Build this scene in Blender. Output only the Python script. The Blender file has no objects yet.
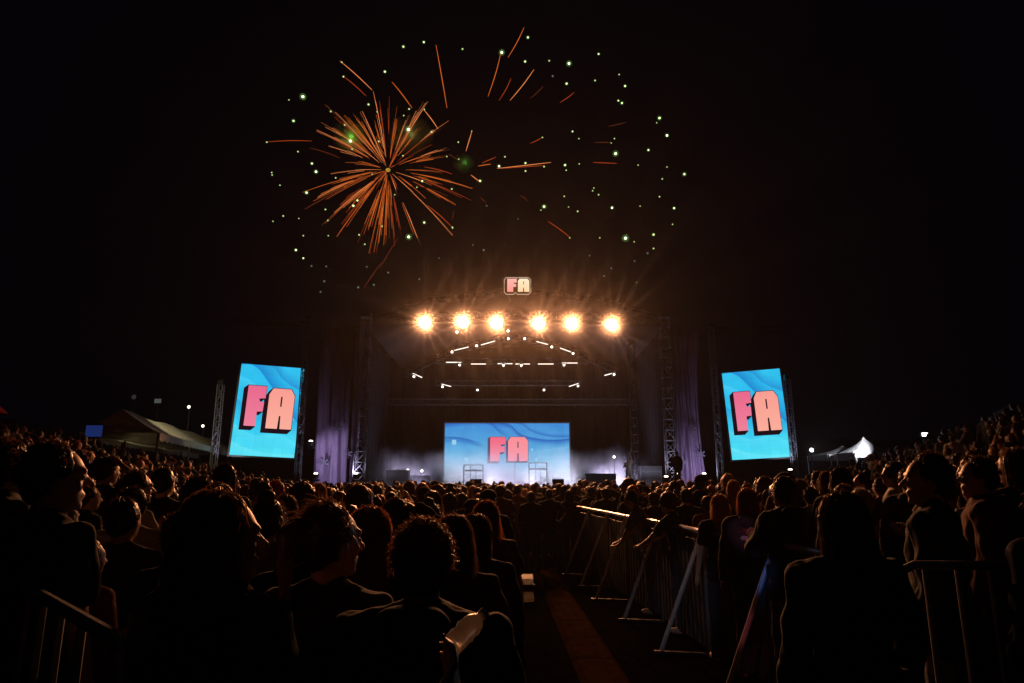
import bpy, bmesh, math, random
import numpy as np
from mathutils import Vector, Matrix, Euler, noise
R = math.radians
rnd = random.Random(7)
scene = bpy.context.scene
COL = scene.collection

# ------------------------------------------------------------------ camera
CAMZ = 1.8
F = 650.0
PITCH = math.atan((482 - 341.5) / F)
cd = bpy.data.cameras.new("camera")
cam = bpy.data.objects.new("camera", cd)
COL.objects.link(cam)
cam.location = (0, 0, CAMZ)
cam.rotation_euler = (R(90) + PITCH, 0, 0)
cd.sensor_width = 36
cd.lens = 36 * F / 1024
cd.clip_start = 0.05
cd.clip_end = 2000
scene.camera = cam


def at(px, py, Y):
    """world point seen at a pixel, Y metres ahead"""
    u = (px - 512) / F
    v = (341.5 - py) / F
    c, s = math.cos(PITCH), math.sin(PITCH)
    dy = c - v * s
    dz = s + v * c
    k = Y / dy
    return Vector((u * k, Y, CAMZ + dz * k))


def smooth(a, b, x):
    t = max(0.0, min(1.0, (x - a) / (b - a)))
    return t * t * (3 - 2 * t)


def ground(x, y):
    z = 0.0
    if x > 0:
        t = max(0.0, x - 9.8)
        z = .40 * t * t / (t + 1.6)
        z = min(z, 4.0) + .22 * smooth(2.6, 3.8, x) * (1 - smooth(8, 14, y))
    else:
        t = max(0.0, -x - 7.2)
        z = .25 * t * t / (t + 1.6)
        z = min(z, 2.8) + .12 * smooth(1.6, 3.0, -x) * (1 - smooth(8, 14, y))
    z *= 1 - .85 * smooth(23, 33, y)
    return z


# ------------------------------------------------------------------ materials
MATS = {}


def mat(name, color=(0.5, 0.5, 0.5), rough=0.7, metal=0.0, noise_amt=0.25, noise_scale=6.0, bump=0.0, spec=None,
        emit=None, estr=0.0, trans=0.0, sheen=0.0):
    if name in MATS:
        return MATS[name]
    m = bpy.data.materials.new(name)
    m.use_nodes = True
    nt = m.node_tree
    b = nt.nodes["Principled BSDF"]
    b.inputs["Roughness"].default_value = rough
    b.inputs["Metallic"].default_value = metal
    if spec is not None:
        b.inputs["Specular IOR Level"].default_value = spec
    if trans:
        b.inputs["Transmission Weight"].default_value = trans
    if sheen:
        b.inputs["Sheen Weight"].default_value = sheen
    if noise_amt > 0:
        tc = nt.nodes.new("ShaderNodeTexCoord")
        n = nt.nodes.new("ShaderNodeTexNoise")
        n.inputs["Scale"].default_value = noise_scale
        n.inputs["Detail"].default_value = 5
        nt.links.new(tc.outputs["Object"], n.inputs["Vector"])
        mx = nt.nodes.new("ShaderNodeMix")
        mx.data_type = 'RGBA'
        lo = tuple(c * (1 - noise_amt) for c in color) + (1,)
        hi = tuple(min(1, c * (1 + noise_amt)) for c in color) + (1,)
        mx.inputs[6].default_value = lo
        mx.inputs[7].default_value = hi
        nt.links.new(n.outputs["Fac"], mx.inputs[0])
        nt.links.new(mx.outputs[2], b.inputs["Base Color"])
        if bump:
            bp = nt.nodes.new("ShaderNodeBump")
            bp.inputs["Strength"].default_value = bump
            bp.inputs["Distance"].default_value = 0.02
            nt.links.new(n.outputs["Fac"], bp.inputs["Height"])
            nt.links.new(bp.outputs["Normal"], b.inputs["Normal"])
    else:
        b.inputs["Base Color"].default_value = tuple(color) + (1,)
    if emit:
        b.inputs["Emission Color"].default_value = tuple(emit) + (1,)
        b.inputs["Emission Strength"].default_value = estr
        m.cycles.emission_sampling = 'NONE'
    MATS[name] = m
    return m


def emat(name, color, strength, sample=False):
    if name in MATS:
        return MATS[name]
    m = bpy.data.materials.new(name)
    m.use_nodes = True
    nt = m.node_tree
    nt.nodes.clear()
    o = nt.nodes.new("ShaderNodeOutputMaterial")
    e = nt.nodes.new("ShaderNodeEmission")
    e.inputs[0].default_value = tuple(color) + (1,)
    e.inputs[1].default_value = strength
    nt.links.new(e.outputs[0], o.inputs[0])
    m.cycles.emission_sampling = 'AUTO' if sample else 'NONE'
    MATS[name] = m
    return m


def volmat(name, color, density, aniso=0.0, emission=None, estr=0.0, het=None):
    m = bpy.data.materials.new(name)
    m.use_nodes = True
    nt = m.node_tree
    nt.nodes.clear()
    o = nt.nodes.new("ShaderNodeOutputMaterial")
    v = nt.nodes.new("ShaderNodeVolumePrincipled")
    v.inputs["Color"].default_value = tuple(color) + (1,)
    v.inputs["Density"].default_value = density
    v.inputs["Anisotropy"].default_value = aniso
    if emission:
        v.inputs["Emission Color"].default_value = tuple(emission) + (1,)
        v.inputs["Emission Strength"].default_value = estr
    if het:
        het(nt, v)
    nt.links.new(v.outputs[0], o.inputs["Volume"])
    m.cycles.emission_sampling = 'NONE'
    return m


# ------------------------------------------------------------------ object helpers
def tag(o, label=None, cat=None, group=None, kind=None):
    if label: o["label"] = label
    if cat: o["category"] = cat
    if group: o["group"] = group
    if kind: o["kind"] = kind
    return o


def empty(name, loc=(0, 0, 0), rot=(0, 0, 0)):
    o = bpy.data.objects.new(name, None)
    o.empty_display_size = 0.2
    COL.objects.link(o)
    o.location = loc
    o.rotation_euler = rot
    return o


def obj(name, me, material=None, parent=None):
    """mesh / bmesh -> linked object"""
    if isinstance(me, bmesh.types.BMesh):
        d = bpy.data.meshes.new(name)
        me.to_mesh(d)
        me.free()
        me = d
    o = bpy.data.objects.new(name, me)
    COL.objects.link(o)
    if material is not None and not me.materials:
        me.materials.append(material)
    if parent is not None:
        o.parent = parent
    return o


def copy_tree(o, parent=None):
    c = o.copy()
    COL.objects.link(c)
    if parent is not None:
        c.parent = parent
    for ch in list(o.children):
        copy_tree(ch, c)
    return c


def box(bm, c, s, rot=None, bev=0.0):
    m = Matrix.Translation(c)
    if rot is not None:
        m = m @ (rot.to_4x4() if isinstance(rot, Matrix) else Euler(rot).to_matrix().to_4x4())
    m = m @ Matrix.Diagonal((s[0], s[1], s[2], 1))
    r = bmesh.ops.create_cube(bm, size=1, matrix=m)
    if bev > 0:
        es = list({e for v in r['verts'] for e in v.link_edges})
        bmesh.ops.bevel(bm, geom=es, offset=bev, segments=2, affect='EDGES')


def bar(bm, p, q, r1, r2=None, seg=6, caps=True):
    """tapered cylinder from p to q"""
    p = Vector(p); q = Vector(q)
    d = q - p
    L = d.length
    if L < 1e-6: return
    r2 = r1 if r2 is None else r2
    m = Matrix.Translation((p + q) / 2) @ d.to_track_quat('Z', 'Y').to_matrix().to_4x4()
    bmesh.ops.create_cone(bm, cap_ends=caps, segments=seg, radius1=r1, radius2=max(r2, 1e-5), depth=L, matrix=m)


_SPH = {}


def ell(bm, c, r, rot=None, u=14, v=9):
    if (u, v) not in _SPH:
        co = [(0, 0, 1)]
        for j in range(1, v):
            a = math.pi * j / v
            for i in range(u):
                b = 2 * math.pi * i / u
                co.append((math.sin(a) * math.cos(b), math.sin(a) * math.sin(b), math.cos(a)))
        co.append((0, 0, -1))
        fs = [(0, 1 + i, 1 + (i + 1) % u) for i in range(u)]
        for j in range(v - 2):
            o = 1 + j * u
            fs += [(o + i, o + u + i, o + u + (i + 1) % u, o + (i + 1) % u) for i in range(u)]
        o = 1 + (v - 2) * u
        fs += [(o + i, len(co) - 1, o + (i + 1) % u) for i in range(u)]
        _SPH[(u, v)] = ([Vector(p) for p in co], fs)
    co, fs = _SPH[(u, v)]
    m = Matrix.Translation(c)
    if rot is not None: m = m @ Euler(rot).to_matrix().to_4x4()
    m = m @ Matrix.Diagonal((r[0], r[1], r[2], 1))
    vs = [bm.verts.new(m @ p) for p in co]
    for f in fs: bm.faces.new([vs[k] for k in f])


def capsule(bm, p, q, r1, r2, seg=10):
    p = Vector(p); q = Vector(q)
    bar(bm, p, q, r1, r2, seg)
    ell(bm, p, (r1,) * 3, u=seg, v=7)
    ell(bm, q, (r2,) * 3, u=seg, v=7)


def smooth_shade(me):
    me.polygons.foreach_set("use_smooth", [True] * len(me.polygons))


def tube_path(bm, pts, rad, seg=8):
    """swept tube along points; rad number or list"""
    pts = [Vector(p) for p in pts]
    n = len(pts)
    rs = rad if isinstance(rad, (list, tuple)) else [rad] * n
    rings = []
    up = Vector((0, 0, 1))
    for i, p in enumerate(pts):
        t = (pts[min(i + 1, n - 1)] - pts[max(i - 1, 0)]).normalized()
        a = t.cross(up)
        if a.length < 1e-3: a = t.cross(Vector((1, 0, 0)))
        a.normalize(); b = t.cross(a)
        rings.append([bm.verts.new(p + (a * math.cos(2 * math.pi * k / seg) + b * math.sin(2 * math.pi * k / seg)) * rs[i]) for k in range(seg)])
    for i in range(n - 1):
        for k in range(seg):
            bm.faces.new((rings[i][k], rings[i][(k + 1) % seg], rings[i + 1][(k + 1) % seg], rings[i + 1][k]))
    bm.faces.new(rings[0][::-1]); bm.faces.new(rings[-1])


def light(name, kind, loc, energy, color, aim=None, size=0.1, spot=60, blend=0.5):
    d = bpy.data.lights.new(name, kind)
    d.energy = energy
    d.color = color
    if kind == 'AREA':
        d.size = size
    else:
        d.shadow_soft_size = size
    if kind == 'SPOT':
        d.spot_size = R(spot); d.spot_blend = blend
    o = bpy.data.objects.new(name, d)
    COL.objects.link(o)
    o.location = loc
    if aim is not None:
        o.rotation_euler = (Vector(aim) - Vector(loc)).to_track_quat('-Z', 'Y').to_euler()
    return o


# palette
M_black = mat("black_metal", (0.018, 0.018, 0.02), 0.5, 0.3)
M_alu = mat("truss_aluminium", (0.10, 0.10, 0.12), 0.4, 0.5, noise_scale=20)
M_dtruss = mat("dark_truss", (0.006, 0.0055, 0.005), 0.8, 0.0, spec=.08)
M_galv = mat("galvanised_steel", (0.40, 0.41, 0.43), 0.42, 0.5, noise_scale=14, bump=0.1)
M_darksteel = mat("dark_barrier_panel", (0.09, 0.09, 0.095), 0.55, 0.6, noise_scale=9)
M_roof = mat("stage_roof_skin", (0.004, 0.0035, 0.0035), 0.95, bump=0.3, noise_scale=2, spec=.05)
M_deck = mat("stage_deck", (0.06, 0.06, 0.065), 0.5)
M_skirt = mat("stage_skirt_fabric", (0.10, 0.09, 0.11), 0.9)
M_scrim = mat("scrim_fabric", (0.095, 0.06, 0.125), 0.85, noise_amt=0.35, noise_scale=1.3, bump=0.3)
M_mark = mat("scrim_mark", (0.05, 0.04, 0.07), 0.9)

# ------------------------------------------------------------------ world
w = bpy.data.worlds.new("World")
scene.world = w
w.use_nodes = True
bg = w.node_tree.nodes["Background"]
bg.inputs[0].default_value = (0.40, 0.42, 1.0, 1)
bg.inputs[1].default_value = 0.0012

# ------------------------------------------------------------------ ground
bm = bmesh.new()
xs = [-400, -200, -100, -60, -45] + [-36 + 1.0 * i for i in range(0, 73)] + [45, 60, 100, 200, 400]
ys = [-60, -30, -15] + [-6 + 1.0 * i for i in range(0, 60)] + [60, 80, 120, 200, 400, 800]
grid = [[bm.verts.new((x, y, ground(x, y) + 0.02 * noise.noise(Vector((x * .7, y * .7, 0))) * (1 if abs(x) > 3.4 or y > 17 else 0))) for x in xs] for y in ys]
for j in range(len(ys) - 1):
    for i in range(len(xs) - 1):
        bm.faces.new((grid[j][i], grid[j][i + 1], grid[j + 1][i + 1], grid[j + 1][i]))
M_ground = mat("trodden_ground", (0.005, 0.0037, 0.0032), 1.0, noise_amt=0.7, noise_scale=2.5, bump=0.9, spec=.0)
g = obj("ground", bm, M_ground)
smooth_shade(g.data)
tag(g, kind="structure")

# far dark hills beyond the field
bm = bmesh.new()
N = 60
prev = None
for i in range(N + 1):
    a = R(-62 + 124 * i / N)
    x, y = 260 * math.sin(a), 260 * math.cos(a)
    h = 11 + 6 * noise.noise(Vector((i * .13, 0, 3))) + 2.0 * noise.noise(Vector((i * .6, 1, 3))) + 14 * smooth(20, 60, i) * 0.4
    ring = [bm.verts.new(p) for p in ((x * .86, y * .86, -1), (x * .95, y * .95, h * .7), (x, y, h), (x * 1.2, y * 1.2, -1))]
    if prev:
        for k in range(3):
            bm.faces.new((prev[k], ring[k], ring[k + 1], prev[k + 1]))
    prev = ring
hl = obj("hills", bm, mat("wooded_hillside", (0.03, 0.04, 0.025), 0.95, noise_amt=.5, noise_scale=.2))
smooth_shade(hl.data)
tag(hl, kind="structure")

# ------------------------------------------------------------------ screens
NT = {}


def screen_mat(name, W, H, base_stops, curves, strength, streak=0.0):
    m = bpy.data.materials.new(name)
    m.use_nodes = True
    nt = m.node_tree
    nt.nodes.clear()
    L = nt.links.new
    o = nt.nodes.new("ShaderNodeOutputMaterial")
    e = nt.nodes.new("ShaderNodeEmission")
    L(e.outputs[0], o.inputs[0])
    tc = nt.nodes.new("ShaderNodeTexCoord")
    sp = nt.nodes.new("ShaderNodeSeparateXYZ")
    L(tc.outputs["Object"], sp.inputs[0])

    def M(op, a, b=None, c=None, clamp=False):
        n = nt.nodes.new("ShaderNodeMath"); n.operation = op; n.use_clamp = clamp
        for i, v in enumerate((a, b, c)):
            if v is None: continue
            if isinstance(v, (int, float)): n.inputs[i].default_value = v
            else: L(v, n.inputs[i])
        return n.outputs[0]
    x = M('ADD', M('DIVIDE', sp.outputs[0], W), 0.5)
    y = M('ADD', M('DIVIDE', sp.outputs[2], H), 0.5)
    nz = nt.nodes.new("ShaderNodeTexNoise"); nz.inputs["Scale"].default_value = 0.9; nz.inputs["Detail"].default_value = 2
    L(tc.outputs["Object"], nz.inputs["Vector"])
    rp = nt.nodes.new("ShaderNodeValToRGB")
    els = rp.color_ramp.elements
    els[0].position, els[0].color = base_stops[0][0], base_stops[0][1] + (1,)
    els[1].position, els[1].color = base_stops[-1][0], base_stops[-1][1] + (1,)
    for p, c in base_stops[1:-1]:
        k = els.new(p); k.color = c + (1,)
    L(M('ADD', y, M('MULTIPLY', M('SUBTRACT', nz.outputs["Fac"], 0.5), 0.35)), rp.inputs[0])
    colr = rp.outputs[0]
    for pts, width, side, ccol, amt in curves:
        fc = nt.nodes.new("ShaderNodeFloatCurve")
        cv = fc.mapping.curves[0]
        cv.points[0].location = pts[0]
        cv.points[1].location = pts[-1]
        for p in pts[1:-1]: cv.points.new(*p)
        fc.mapping.update()
        L(x, fc.inputs[1])
        d = M('SUBTRACT', y, fc.outputs[0])
        if side > 0: d = M('MULTIPLY', d, -1.0)
        # dark right at the curve, fading to nothing over width on one side
        up = M('SUBTRACT', 1.0, M('DIVIDE', M('ABSOLUTE', d), width), clamp=True)
        gate = M('MULTIPLY', M('ADD', d, 0.012), 60.0, clamp=True)
        lox = M('MULTIPLY', M('SUBTRACT', x, pts[0][0]), 14.0, clamp=True) if pts[0][0] > 0.01 else 1.0
        hix = M('MULTIPLY', M('SUBTRACT', pts[-1][0], x), 8.0, clamp=True) if pts[-1][0] < 0.99 else 1.0
        f = M('MULTIPLY', M('MULTIPLY', M('MULTIPLY', up, gate), amt), M('MULTIPLY', lox, hix))
        mx = nt.nodes.new("ShaderNodeMix"); mx.data_type = 'RGBA'
        L(f, mx.inputs[0]); L(colr, mx.inputs[6]); mx.inputs[7].default_value = ccol + (1,)
        colr = mx.outputs[2]
    # LED tile variation
    br = nt.nodes.new("ShaderNodeTexBrick")
    br.offset = 0
    br.inputs["Color1"].default_value = (1, 1, 1, 1); br.inputs["Color2"].default_value = (.93, .93, .94, 1); br.inputs["Mortar"].default_value = (.84, .84, .86, 1)
    br.inputs["Scale"].default_value = 1.0; br.inputs["Mortar Size"].default_value = 0.008
    br.inputs["Brick Width"].default_value = 0.5; br.inputs["Row Height"].default_value = 0.5
    cb = nt.nodes.new("ShaderNodeCombineXYZ"); L(sp.outputs[0], cb.inputs[0]); L(sp.outputs[2], cb.inputs[1])
    L(cb.outputs[0], br.inputs["Vector"])
    mm = nt.nodes.new("ShaderNodeMix"); mm.data_type = 'RGBA'; mm.blend_type = 'MULTIPLY'; mm.inputs[0].default_value = 1
    L(colr, mm.inputs[6]); L(br.outputs[0], mm.inputs[7])
    L(mm.outputs[2], e.inputs[0])
    e.inputs[1].default_value = strength
    m.cycles.emission_sampling = 'FRONT'
    return m


LET_F = [(0, 0), (0, 1), (1, 1), (1, .70), (.66, .685), (.66, .61), (.95, .60), (.93, .37), (.62, .36), (.62, 0)]
LET_A = [(0, 0), (0, .84), (.14, 1), (.84, 1), (1, .84), (1, 0), (.55, 0), (.53, .32), (.47, .32), (.45, 0)]
SLIT = [(.47, .55), (.47, .80), (.53, .80), (.53, .55)]


def letter(W0, H0, x0, z0, wd, ht, pts, parent, front_mat, side_mat, name, off, depth0=-0.03, grow=0.03, slit=False, outl=None):
    """flat letter face on top of a slanted dark block; local x right, z up, faces -y"""
    P = [(x0 + px * wd, z0 + pz * ht) for px, pz in pts]
    bm = bmesh.new()
    vs = [bm.verts.new((x, depth0 - 0.006, z)) for x, z in P]
    f = bm.faces.new(vs)
    bmesh.ops.triangulate(bm, faces=[f])
    bm.normal_update()
    face = obj(name, bm, front_mat, parent)
    # block
    cx, cz = x0 + wd / 2, z0 + ht / 2
    bm = bmesh.new()
    G = [(cx + (x - cx) * (1 + grow * 1.4), cz + (z - cz) * (1 + grow)) for x, z in P]
    a = [bm.verts.new((x, depth0, z)) for x, z in G]
    b = [bm.verts.new((x + off[0], depth0 + 0.02, z + off[1])) for x, z in G]
    f1 = bm.faces.new(a)
    f2 = bm.faces.new(b[::-1])
    n = len(G)
    for i in range(n):
        bm.faces.new((a[i], a[(i + 1) % n], b[(i + 1) % n], b[i]))
    bmesh.ops.triangulate(bm, faces=[f1, f2])
    obj("letter_side", bm, side_mat, face)
    if slit:
        bm = bmesh.new()
        bm.faces.new([bm.verts.new((x0 + px * wd, depth0 - 0.010, z0 + pz * ht)) for px, pz in SLIT])
        obj("letter_slot", bm, side_mat, face)
    return face


def grad_emit(name, c0, c1, z0, z1, strength):
    m = bpy.data.materials.new(name); m.use_nodes = True; nt = m.node_tree; nt.nodes.clear()
    o = nt.nodes.new("ShaderNodeOutputMaterial"); e = nt.nodes.new("ShaderNodeEmission")
    tc = nt.nodes.new("ShaderNodeTexCoord"); sp = nt.nodes.new("ShaderNodeSeparateXYZ")
    mr = nt.nodes.new("ShaderNodeMapRange"); mx = nt.nodes.new("ShaderNodeMix"); mx.data_type = 'RGBA'
    nt.links.new(tc.outputs["Object"], sp.inputs[0]); nt.links.new(sp.outputs[2], mr.inputs[0])
    mr.inputs[1].default_value = z0; mr.inputs[2].default_value = z1
    nt.links.new(mr.outputs[0], mx.inputs[0]); mx.inputs[6].default_value = c0 + (1,); mx.inputs[7].default_value = c1 + (1,)
    nt.links.new(mx.outputs[2], e.inputs[0]); nt.links.new(e.outputs[0], o.inputs[0])
    e.inputs[1].default_value = strength
    m.cycles.emission_sampling = 'NONE'
    return m


M_lside = emat("letter_block_black", (0.012, 0.004, 0.008), 1.0)


def video_screen(px, py, Y, W, H, rot, label, kind):
    c = at(px, py, Y)
    root = empty("video_screen", c, rot)
    tag(root, label, "video screen", "led video screens" if kind == "side" else None)
    if kind == "side":
        m = screen_mat("side_screen_picture", W, H,
                       [(0.0, (0.09, 0.80, 0.96)), (0.3, (0.045, 0.64, 0.93)), (0.65, (0.025, 0.53, 0.88)), (1.0, (0.03, 0.55, 0.88))],
                       [([(0.0, 1.0), (0.22, 0.98), (0.45, 0.82), (0.7, 0.60), (1.0, 0.38)], 0.30, 0, (0.012, 0.25, 0.66), 0.95),
                        ([(0.0, 0.985), (0.5, 0.985), (0.68, 0.86), (1.0, 0.74)], 0.14, 0, (0.02, 0.30, 0.70), 0.9),
                        ([(0.0, 0.60), (0.3, 0.50), (0.7, 0.42), (1.0, 0.40)], 0.16, 1, (0.02, 0.30, 0.68), 0.5),
                        ([(0.0, 0.14), (0.4, 0.05), (1.0, 0.03)], 0.10, 1, (0.16, 0.85, 1.0), 0.7),
                        ([(0.0, 0.34), (0.35, 0.22), (0.7, 0.24), (1.0, 0.16)], 0.12, 1, (0.11, 0.80, 1.0), 0.6),
                        ([(0.0, 0.86), (0.2, 0.80), (0.38, 0.70)], 0.12, 1, (0.08, 0.70, 0.98), 0.6)], 1.0)
    else:
        m = screen_mat("centre_screen_picture", W, H,
                       [(0.0, (0.50, 0.74, 0.92)), (0.35, (0.20, 0.54, 0.82)), (0.7, (0.08, 0.36, 0.72)), (1.0, (0.045, 0.27, 0.70))],
                       [([(0.0, 0.76), (0.1, 0.755), (0.22, 0.70), (0.33, 0.61)], 0.07, 1, (0.012, 0.10, 0.48), 0.85),
                        ([(0.0, 0.70), (0.12, 0.70), (0.24, 0.65), (0.34, 0.56)], 0.05, 1, (0.02, 0.15, 0.55), 0.6),
                        ([(0.0, 1.0), (0.34, 1.0), (0.44, 0.84), (0.54, 0.72)], 0.11, 0, (0.015, 0.12, 0.50), 0.85),
                        ([(0.0, 1.0), (0.5, 0.99), (0.62, 0.80), (0.75, 0.73), (0.88, 0.71), (1.0, 0.735)], 0.09, 1, (0.015, 0.09, 0.48), 0.9),
                        ([(0.0, 1.0), (0.6, 0.99), (0.7, 0.86), (0.82, 0.78), (1.0, 0.765)], 0.06, 0, (0.02, 0.12, 0.52), 0.8),
                        ([(0.0, 0.30), (0.1, 0.27), (0.3, 0.24), (1.0, 0.2)], 0.10, 1, (0.32, 0.66, 0.85), 0.6),
                        ([(0.55, 0.42), (0.75, 0.52), (1.0, 0.60)], 0.08, 1, (0.22, 0.52, 0.80), 0.6)], 1.0)
    bm = bmesh.new()
    bm.faces.new([bm.verts.new(p) for p in ((-W / 2, 0, -H / 2), (W / 2, 0, -H / 2), (W / 2, 0, H / 2), (-W / 2, 0, H / 2))])
    obj("display_panel", bm, m, root)
    bm = bmesh.new()
    t = 0.09
    for sx in (-1, 1):
        box(bm, (sx * (W / 2 + t / 2 + .002), 0.06, 0), (t, 0.22, H + 2 * t + .01))
        box(bm, (0, 0.06, sx * (H / 2 + t / 2 + .002)), (W, 0.22, t))
    box(bm, (0, 0.16, 0), (W, 0.12, H))
    obj("frame", bm, M_black, root)
    if kind == "side":
        s = 1.0
        lw, lh = W * .288, H * .445
        z0 = -H * .195
        fm = grad_emit("pink_letter_face", (.86, .22, .33), (.82, .14, .27), z0, z0 + lh, 1.0)
        am = grad_emit("salmon_letter_face", (.98, .42, .33), (.95, .34, .29), z0, z0 + lh, 1.0)
        letter(W, H, -W * .345, z0 + .015 * H, lw, lh, LET_F, root, fm, M_lside, "letter_f", (-W * .065, -H * .04))
        letter(W, H, -W * .005, z0, W * .405, lh, LET_A, root, am, M_lside, "letter_a", (-W * .065, -H * .045), slit=True)
    else:
        z0 = -H * .16
        lh = H * .42
        fm = grad_emit("rose_letter_face", (.90, .30, .42), (.88, .13, .21), z0, z0 + lh, 1.0)
        am = grad_emit("light_rose_letter_face", (.95, .33, .42), (.95, .27, .30), z0, z0 + lh, 1.0)
        sd = emat("letter_block_grey", (0.10, 0.07, 0.15), 1.0)
        letter(W, H, -W * .135, z0, W * .125, lh, LET_F, root, fm, sd, "letter_f", (-W * .018, -H * .03))
        letter(W, H, W * .008, z0, W * .16, lh, LET_A, root, am, sd, "letter_a", (-W * .012, -H * .02), slit=True)
        for (x, z, s) in ((-.425, .17, .30), (-.325, -.13, .26), (.20, .04, .14), (.235, -.13, .16)):
            bm = bmesh.new()
            box(bm, (x * W, -0.008, z * H), (s, 0.006, s * 1.1))
            obj("pale_square", bm, emat("pale_square_light", (0.30, 0.62, 0.85), 1.0), root)
    return root


def span(pxa, pya, pxb, pyb, Y):
    return (at(pxa, pya, Y) - at(pxb, pyb, Y)).length


YS = 36.0
video_screen(267.8, 410.5, YS, 3.34, 5.02, (0, R(2.5), R(14)), "tall glowing blue screen with pink FA letters, at the left of the stage", "side")
video_screen(756.0, 414.0, YS, 3.08, 4.85, (0, R(-2.8), R(-14)), "tall glowing blue screen with pink FA letters, at the right of the stage", "side")
video_screen(507, 452.0, 46.0, 8.72, 3.98, (0, 0, 0), "wide pale blue screen with wave picture and FA letters at the back of the stage", "centre")

# ------------------------------------------------------------------ trusses
def truss(name, p, q, w, bay, r, mtl, parent, rise=None, chord_r=None):
    """box truss between p and q, one mesh"""
    p = Vector(p); q = Vector(q)
    d = (q - p); L = d.length; d.normalize()
    up = Vector((0, 1, 0)) if abs(d.z) > .9 else Vector((0, 0, 1))
    a = d.cross(up).normalized(); b = a.cross(d).normalized()
    cs = [a * w / 2 + b * w / 2, -a * w / 2 + b * w / 2, -a * w / 2 - b * w / 2, a * w / 2 - b * w / 2]
    bm = bmesh.new()
    for c in cs: bar(bm, p + c, q + c, chord_r or r * 1.6, seg=6)
    n = max(1, int(round(L / bay)))
    for i in range(n + 1):
        t = p + d * (L * i / n)
        for k in range(4):
            bar(bm, t + cs[k], t + cs[(k + 1) % 4], r, seg=4, caps=False)
            if i < n:
                t2 = p + d * (L * (i + 1) / n)
                if (i + k) % 2: bar(bm, t + cs[k], t2 + cs[(k + 1) % 4], r, seg=4, caps=False)
                else: bar(bm, t + cs[(k + 1) % 4], t2 + cs[k], r, seg=4, caps=False)
    return obj(name, bm, mtl, parent)


def tower(px, pytop, Y, label, w=0.42, bay=0.5, mtl=None, r=0.017, group=None):
    t = at(px, pytop, Y)
    b0 = at(px, 478, Y)
    x, z = t.x, 0.0
    root = empty("truss_tower", (t.x, Y, 0))
    tag(root, label, "truss tower", group)
    truss("mast", (0, 0, 0.06), (0, 0, t.z), w, bay, r, mtl or M_alu, root)
    bm = bmesh.new(); box(bm, (0, 0, 0.03), (1.1, 1.1, 0.06), bev=.01)
    for sx in (-1, 1): bar(bm, (sx * .5, .2, .06), (sx * w / 2, .2, .9), .03)
    obj("base_plate", bm, M_black, root)
    bm = bmesh.new(); box(bm, (0, 0, t.z + .12), (w * 1.1, w * 1.1, .2), bev=.02); bar(bm, (-w / 2, 0, t.z + .22), (w / 2, 0, t.z + .22), .1, seg=10)
    obj("head_block", bm, M_black, root)
    return root


tower(221, 385, 35.2, "bright lattice tower just left of the left video screen", .27, group="lattice towers beside the stage")
tower(308, 320, 35.2, "lattice tower between the left video screen and the draped banner", .27, group="lattice towers beside the stage")
tower(366.5, 318, 34.2, "tall lattice tower at the left front corner of the stage", .5, .55, group="lattice towers beside the stage")
tower(664, 318, 34.2, "tall lattice tower at the right front corner of the stage", .5, .55, group="lattice towers beside the stage")
tower(711, 328, 35.2, "lattice tower between the draped banner and the right video screen", .27, group="lattice towers beside the stage")
tower(787, 380, 35.2, "bright lattice tower just right of the right video screen", .27, group="lattice towers beside the stage")
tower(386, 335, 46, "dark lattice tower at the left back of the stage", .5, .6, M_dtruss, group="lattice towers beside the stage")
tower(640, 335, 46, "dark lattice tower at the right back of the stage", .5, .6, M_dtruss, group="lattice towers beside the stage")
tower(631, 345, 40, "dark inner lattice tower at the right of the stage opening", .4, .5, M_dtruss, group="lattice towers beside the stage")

# horizontal trusses
def htruss(label, pts, Y, w, mtl=None, r=.016, bay=.5, Y2=None):
    root = empty("lighting_truss", at(pts[0][0], pts[0][1], Y))
    tag(root, label, "truss", "overhead lighting trusses")
    inv = root.location.copy()
    for a, b in zip(pts, pts[1:]):
        truss("truss_section", at(a[0], a[1], Y) - inv, at(b[0], b[1], Y) - inv, w, bay, r, mtl or M_black, root)
    return root


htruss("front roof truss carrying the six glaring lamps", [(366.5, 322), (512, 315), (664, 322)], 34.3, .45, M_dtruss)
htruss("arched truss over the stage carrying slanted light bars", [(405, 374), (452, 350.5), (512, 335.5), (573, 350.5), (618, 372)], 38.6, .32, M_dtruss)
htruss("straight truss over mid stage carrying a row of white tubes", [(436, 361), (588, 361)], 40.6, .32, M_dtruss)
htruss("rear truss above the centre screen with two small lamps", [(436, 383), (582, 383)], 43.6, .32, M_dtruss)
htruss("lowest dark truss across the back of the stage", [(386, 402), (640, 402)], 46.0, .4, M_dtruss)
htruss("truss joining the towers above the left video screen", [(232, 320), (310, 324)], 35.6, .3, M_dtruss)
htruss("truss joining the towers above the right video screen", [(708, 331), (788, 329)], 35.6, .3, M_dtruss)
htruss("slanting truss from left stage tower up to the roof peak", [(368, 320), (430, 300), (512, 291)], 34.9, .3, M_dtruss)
htruss("slanting truss from right stage tower up to the roof peak", [(663, 320), (600, 300), (518, 291)], 34.9, .3, M_dtruss)

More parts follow.
